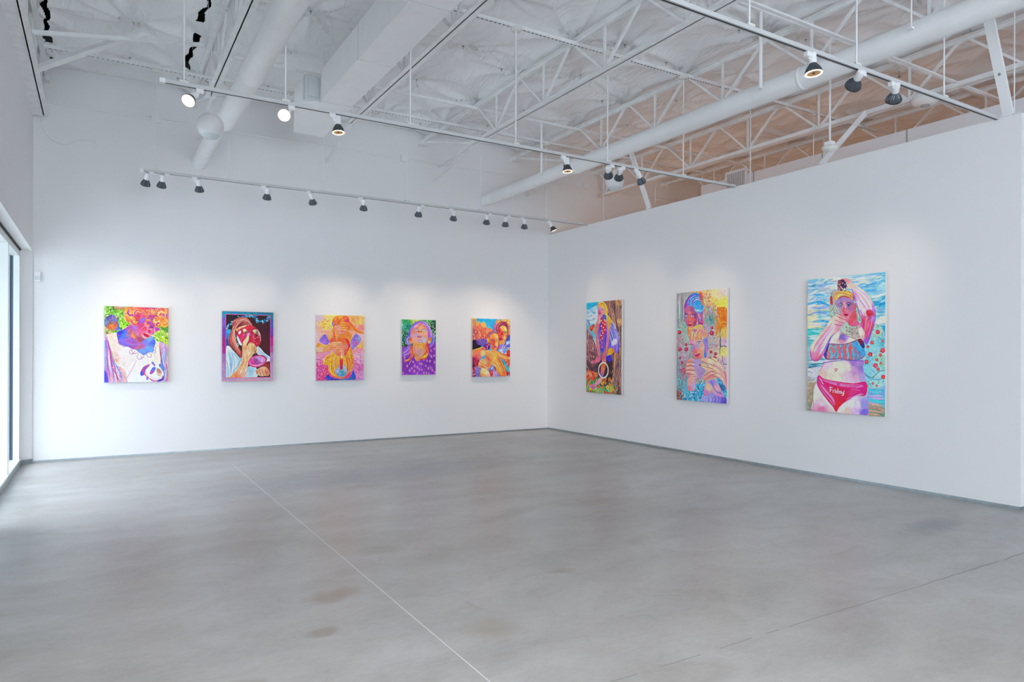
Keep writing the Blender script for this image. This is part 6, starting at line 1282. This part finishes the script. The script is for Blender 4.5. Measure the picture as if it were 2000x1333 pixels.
    for cx, cy in ((306, 1077), (329, 1080)): s.L(np.c_[cx + 7 * np.cos(t), cy + 8.5 * np.sin(t)], 4.6, 'f6c0d8', 1)
    # chest, top
    s.F('215,660 250,590 320,555 400,560 500,520 530,640 535,700 540,760 520,800 210,800 200,720', [(250, 640, 'f8f0d8'), (300, 600, 'fbe8d0'), (350, 620, '9a80c8'), (330, 660, 'e8c8c8'), (420, 640, 'f8e8d0'), (480, 600, 'e8b8c8'), (380, 600, 'b090d0')], 1)
    s.F('335,590 365,580 375,640 350,665 330,660 320,630', [(350, 620, '8a70c0'), (345, 650, 'f08a98')], 2, .9)
    s.F('210,690 230,665 330,670 400,660 480,630 525,640 540,720 540,770 500,800 400,808 330,800 240,808 205,790 195,740', [(260, 720, 'e87880'), (400, 720, 'e06a78'), (500, 700, '48a0d8')], 1)
    for k in range(12):
        x = 232 + k * 25; b = -18 if k % 2 else 14
        s.L([(x + (k - 5) * 1.2, 668 - max(0, k - 7) * 8), (x + b, 715), (x + b * .3 + (8 - k) * 2.5, 760), (x + b + 4, 803)], 11.5, ['4ab0e0', '60b8e8', '3a98d0'][k % 3], .95, .35)
    s.L('240,680 300,720 260,800', 8, '58b8e0', .8).L('430,660 490,700 530,760', 10, '50b0e0', .9).L('420,690 480,740 510,790', 9, 'e86a80', .9)
    s.F('192,700 225,665 240,670 222,740 215,800 195,770', [(205, 720, '6a1a50'), (215, 760, '3a4aa8')], 1).F('478,632 520,628 540,690 520,700', [(500, 650, '8a1a48'), (530, 680, '3a3a90')], 1).scatter('195,700 225,680 215,790 198,770', 14, 'e05a78 2a6ab8 8a1a58', (6, 14), (3, 5))
    s.L('235,668 330,672 400,662 480,632', 5, '8a3a70', .7).L('215,800 330,796 450,806 520,790', 6, '3a5ab0', .6)
    # shoulder veil
    s.F('330,540 390,490 460,500 510,530 520,600 470,628 400,600 350,575', [(380, 530, 'b8c8b8'), (450, 530, 'a8b8a8'), (480, 590, 'c8b0a8')], 1).scatter('340,540 400,500 500,530 510,610 460,620 380,580', 60, 'e03a58 88b8a0 e8c8b0 c8d8c0 b04a68 6a9a88', (7, 18), (4, 8), (0, 3), .8)
    s.L('350,572 420,610 470,630', 5, 'b08a60', .8)
    # head
    s.F('290,330 300,290 340,265 410,265 445,300 455,370 450,430 430,470 400,490 370,470 330,440 300,400', [(320, 300, 'a880c0'), (400, 290, 'b888b8'), (330, 340, '9a70b0'), (360, 380, 'f07888'), (400, 340, '8a68a8'), (440, 360, 'c86a98'), (390, 430, 'f080a0'), (430, 440, 'e86a78'), (370, 340, 'e8a8b0'), (310, 380, 'b8a8b8')], 1)
    s.F('420,430 460,380 480,470 500,500 450,520 400,500', [(440, 460, 'e85a68'), (470, 490, 'd86a98')], 1)
    s.F('455,320 466,330 466,370 452,378', 'e06a50', 0)
    s.F('272,270 285,235 330,215 400,215 440,245 452,300 425,285 400,265 350,270 300,290 285,300', [(300, 250, 'e8a860'), (360, 230, 'f8c860'), (420, 250, 'e89a60'), (440, 280, 'b05a80')], 1)
    s.strands('280,290 300,240 350,222 430,245', '310,300 330,275 380,268 445,300', 54, 'ffd870 f0a040 c86a50 fff0a0 e88a48 a84a68', (4, 9), .85)
    s.L('312,332 335,320 355,335', 6, '5a2a60', .8).L('380,325 405,315 430,330', 6, '5a2a60', .8).D(332, 345, 14, 7, '7a5a90').D(404, 342, 17, 8, '9a80b0').D(404, 342, 6, 6, '2a1a40').L('388,338 405,333 422,340', 4, '3a1a40').L('365,340 360,380 350,395 380,398', 6, 'c84a78', .8)
    s.F('350,418 370,408 400,414 392,430 365,434', 'd8205a', 1).L('354,421 398,419', 3, '8a1040').L('290,340 330,420', 6, 'e8e0e8', .6)
    s.F('300,300 330,300 345,400 310,420 290,360', [(310, 350, 'b0b8b0')], 3, .35)
    # left arm raised to the mouth
    s.F('80,770 78,700 110,640 160,580 210,520 240,470 270,440 310,415 350,415 375,440 370,470 385,480 350,510 320,560 280,590 250,630 220,700 190,770 150,812 105,815', [(100, 780, 'e080b0'), (110, 700, 'fbdcc8'), (160, 640, 'fbe8c8'), (200, 600, 'f8d0b8'), (230, 560, 'f6c0b0'), (180, 720, 'd890d0'), (240, 620, 'a078d0'), (300, 450, 'f8d0c0'), (340, 440, 'f0a0a0'), (260, 510, 'fbe0c8'), (320, 520, 'e898b0'), (150, 780, 'e06a98'), (210, 690, '9a70d0')], 1)
    s.strands('90,760 130,660 210,560 280,460', '150,800 200,710 240,620 310,540', 34, 'fdeed0 f0a8b8 d890d8 f8c8b0 fff4e0 e080a8', (7, 15), .5)
    for p in ('300,430 340,450 372,462', '290,465 335,485 365,490', '310,415 350,425 372,440', '280,500 320,510 350,508'): s.L(p, 5, 'c04a78', .75)
    s.L('80,720 85,790 120,815 160,800', 7, 'b850a8', .6).L('250,625 220,700 190,765', 7, '7a50c0', .7).D(128, 760, 26, 22, 'f090a0', .4, 8, .6)
    # right arm over the head
    s.F('330,150 340,115 380,108 420,130 450,160 500,190 550,230 600,300 625,380 625,460 600,560 560,670 530,640 500,600 485,540 510,470 490,390 460,300 430,210 400,200 360,190', [(370, 130, 'e890a0'), (430, 180, 'f8d0c0'), (500, 220, 'fbe0d0'), (470, 260, 'd880c0'), (560, 290, 'f8d8d0'), (520, 330, 'fbd8c8'), (600, 380, 'c890d8'), (580, 410, 'd82a48'), (550, 460, 'e83a60'), (580, 520, 'f04a78'), (530, 560, 'c870c8'), (500, 580, 'f6e8d0'), (550, 640, '9a60c8'), (500, 380, 'e8a8c8'), (610, 460, 'b080d8')], 1)
    s.strands('440,170 520,220 590,300 618,420', '460,290 490,370 520,420 540,480', 44, 'fdf0e0 f8c8c8 d8a0e0 fbe0d0 ffffff e8a8c8', (7, 15), .5).strands('530,420 520,500 510,590', '620,430 600,540 560,660', 40, 'f04a70 c83a90 f8708a a860d0 e82a50 f8a0a8', (7, 15), .55)
    s.F('550,390 590,375 608,400 590,430 560,430', 'c81a40', 4, .7).F('490,540 520,530 540,600 520,640 500,590', [(510, 570, 'f8ecd0'), (525, 620, 'e8a8a8')], 2, .8).L('500,380 540,440 600,420', 6, 'b83a90', .5).L('622,370 628,460 600,560 560,670', 6, '8a50c8', .6)
    s.L('430,200 460,300 490,400 500,470', 7, '8a58c8', .6)
    # gathered hair ornament in the hand
    s.F('310,190 308,150 325,125 355,120 380,150 382,190 350,215 320,210', [(325, 150, '9a4a58'), (350, 160, '3a2a50'), (360, 190, '5a2a68'), (330, 190, '8a5a58')], 1).scatter('310,130 380,130 382,210 315,212', 34, '2a1a40 c05a68 8a3a48 e0b0a8 4a3a68 f0e0e0', (8, 18), (4, 7), (0, 3), .9)
    s.L('335,180 350,200 372,205', 6, 'e8e8f4', .8).L('350,115 385,115 420,140', 10, 'f8b0b0', .8, .5)
    s.F('245,270 262,262 268,330 250,330', 'c04a50', 1)
    return s.boost(1.06).grain(.005)
ARTS[8] = art8
# ------------------------------------------------------------------ hang the paintings
def canvas_mat():
    m = bpy.data.materials.new('painted_canvas'); m.use_nodes = True; n = m.node_tree; p = n.nodes['Principled BSDF']
    a = n.nodes.new('ShaderNodeAttribute'); a.attribute_name = 'paint'
    n.links.new(a.outputs['Color'], p.inputs['Base Color']); p.inputs['Roughness'].default_value = .55; p.inputs['Specular IOR Level'].default_value = .35
    t = n.nodes.new('ShaderNodeTexCoord'); z = n.nodes.new('ShaderNodeTexNoise'); z.inputs['Scale'].default_value = 260; z.inputs['Detail'].default_value = 2
    b = n.nodes.new('ShaderNodeBump'); b.inputs['Strength'].default_value = .06; b.inputs['Distance'].default_value = .002
    n.links.new(t.outputs['Object'], z.inputs['Vector']); n.links.new(z.outputs['Fac'], b.inputs['Height']); n.links.new(b.outputs[0], p.inputs['Normal'])
    return m
M['paint'] = canvas_mat(); M['canvas_side'] = mat('shaded_canvas_edge', (.66, .66, .66), .7); M['lilac_side'] = mat('dark_painted_edge', (.30, .24, .36), .6)  # primed canvas edge is greyed in its colour for the weaker light there
M['stretcher'] = mat('stretcher_wood', (.45, .33, .2), .7)
GAIN = {1: .86, 2: .95, 3: 1.0, 4: 1.1, 5: 1.12, 6: 1.2, 7: 1.2, 8: 1.2}
def hang(idx, wall, a0, a1, z0, z1, label, side='canvas_side', group=None):
    art = ARTS[idx](); c = art.c
    lin = np.where(c <= .04045, c / 12.92, ((c + .055) / 1.055) ** 2.4)
    lin = np.clip(lin * PAINT_GAIN * GAIN[idx], 0, .93)
    ny, nx = c.shape[:2]
    u = np.linspace(0, 1, nx); v = np.linspace(0, 1, ny); U, V = np.meshgrid(u, v)
    if wall == 'back':
        X = a0 + (a1 - a0) * U; Y = np.full_like(U, YB - .052); base = ((a0 + a1) / 2, YB, z0)
    else:
        Y = a1 + (a0 - a1) * U; X = np.full_like(U, XR - .052); base = (XR, (a0 + a1) / 2, z0)
    Z = z1 + (z0 - z1) * V
    t = thing('painting', label, 'painting', base, group)
    co = np.stack([X - base[0], Y - base[1], Z - base[2]], -1).reshape(-1, 3)
    I = np.arange(ny * nx).reshape(ny, nx); q = np.stack([I[:-1, :-1], I[1:, :-1], I[1:, 1:], I[:-1, 1:]], -1).reshape(-1, 4).astype(np.int32)
    me = bpy.data.meshes.new('painted_canvas'); me.vertices.add(len(co)); me.vertices.foreach_set('co', co.ravel())
    me.loops.add(q.size); me.loops.foreach_set('vertex_index', q.ravel()); me.polygons.add(len(q)); me.polygons.foreach_set('loop_start', np.arange(0, q.size, 4, dtype=np.int32))
    me.update(); at = me.color_attributes.new('paint', 'FLOAT_COLOR', 'POINT')
    at.data.foreach_set('color', np.c_[lin.reshape(-1, 3), np.ones(nx * ny)].ravel()); me.materials.append(M['paint'])
    o = bpy.data.objects.new('painted_canvas', me); COL.objects.link(o); o.parent = t
    # wrapped edges and the stretcher frame behind
    e = MB(); s = MB(); d0, d1, w_ = .013, .0515, .004
    if wall == 'back':
        for b in ((a0, a0 + w_, z0, z1), (a1 - w_, a1, z0, z1), (a0 + w_, a1 - w_, z1 - w_, z1), (a0 + w_, a1 - w_, z0, z0 + w_)): e.box(b[0], b[1], YB - d1, YB - d0, b[2], b[3])
        for b in ((a0 + .006, a0 + .05, z0 + .006, z1 - .006), (a1 - .05, a1 - .006, z0 + .006, z1 - .006), (a0 + .05, a1 - .05, z1 - .05, z1 - .006), (a0 + .05, a1 - .05, z0 + .006, z0 + .05)): s.box(b[0], b[1], YB - .045, YB - .0005, b[2], b[3])
    else:
        for b in ((a0, a0 + w_, z0, z1), (a1 - w_, a1, z0, z1), (a0 + w_, a1 - w_, z1 - w_, z1), (a0 + w_, a1 - w_, z0, z0 + w_)): e.box(XR - d1, XR - d0, b[0], b[1], b[2], b[3])
        for b in ((a0 + .006, a0 + .05, z0 + .006, z1 - .006), (a1 - .05, a1 - .006, z0 + .006, z1 - .006), (a0 + .05, a1 - .05, z1 - .05, z1 - .006), (a0 + .05, a1 - .05, z0 + .006, z0 + .05)): s.box(XR - .045, XR - .0005, b[0], b[1], b[2], b[3])
    e.build('canvas_edge', M[side], t); s.build('stretcher_frame', M['stretcher'], t)
gb = 'small paintings on the back wall'; gr = 'large paintings on the partition wall'
hang(1, 'back', .063, .829, 1.014, 2.038, 'painting of a pale chest and bowed head with orange curls, green leaves behind', group=gb)
hang(2, 'back', 1.529, 2.240, 1.003, 2.021, 'dark painting with a teal and magenta border, hand holding a red mirror to a face', 'lilac_side', gb)
hang(3, 'back', 2.882, 3.648, .990, 2.012, 'orange and pink painting of two figures, hands covering their eyes, red candle', group=gb)
hang(4, 'back', 4.294, 4.906, 1.058, 1.978, 'smallest painting, face with lilac hair looking up in a purple starred dress', group=gb)
hang(5, 'back', 5.607, 6.375, 1.004, 2.032, 'painting of two faces and clasped hands before red rocks and blue sky', group=gb)
hang(6, 'right', 8.534, 9.457, .760, 2.288, 'tall narrow painting of a seated blond figure in purple by a tree, orange flowers below', group=gr)
hang(7, 'right', 6.377, 7.304, .759, 2.300, 'tall painting of two heads, one blue haired and one blond, with clasped hands', group=gr)
hang(8, 'right', 4.226, 5.161, .760, 2.301, 'largest painting, bather in a pink bikini bottom by the sea, arm raised overhead', group=gr)
bpy.context.view_layer.update()
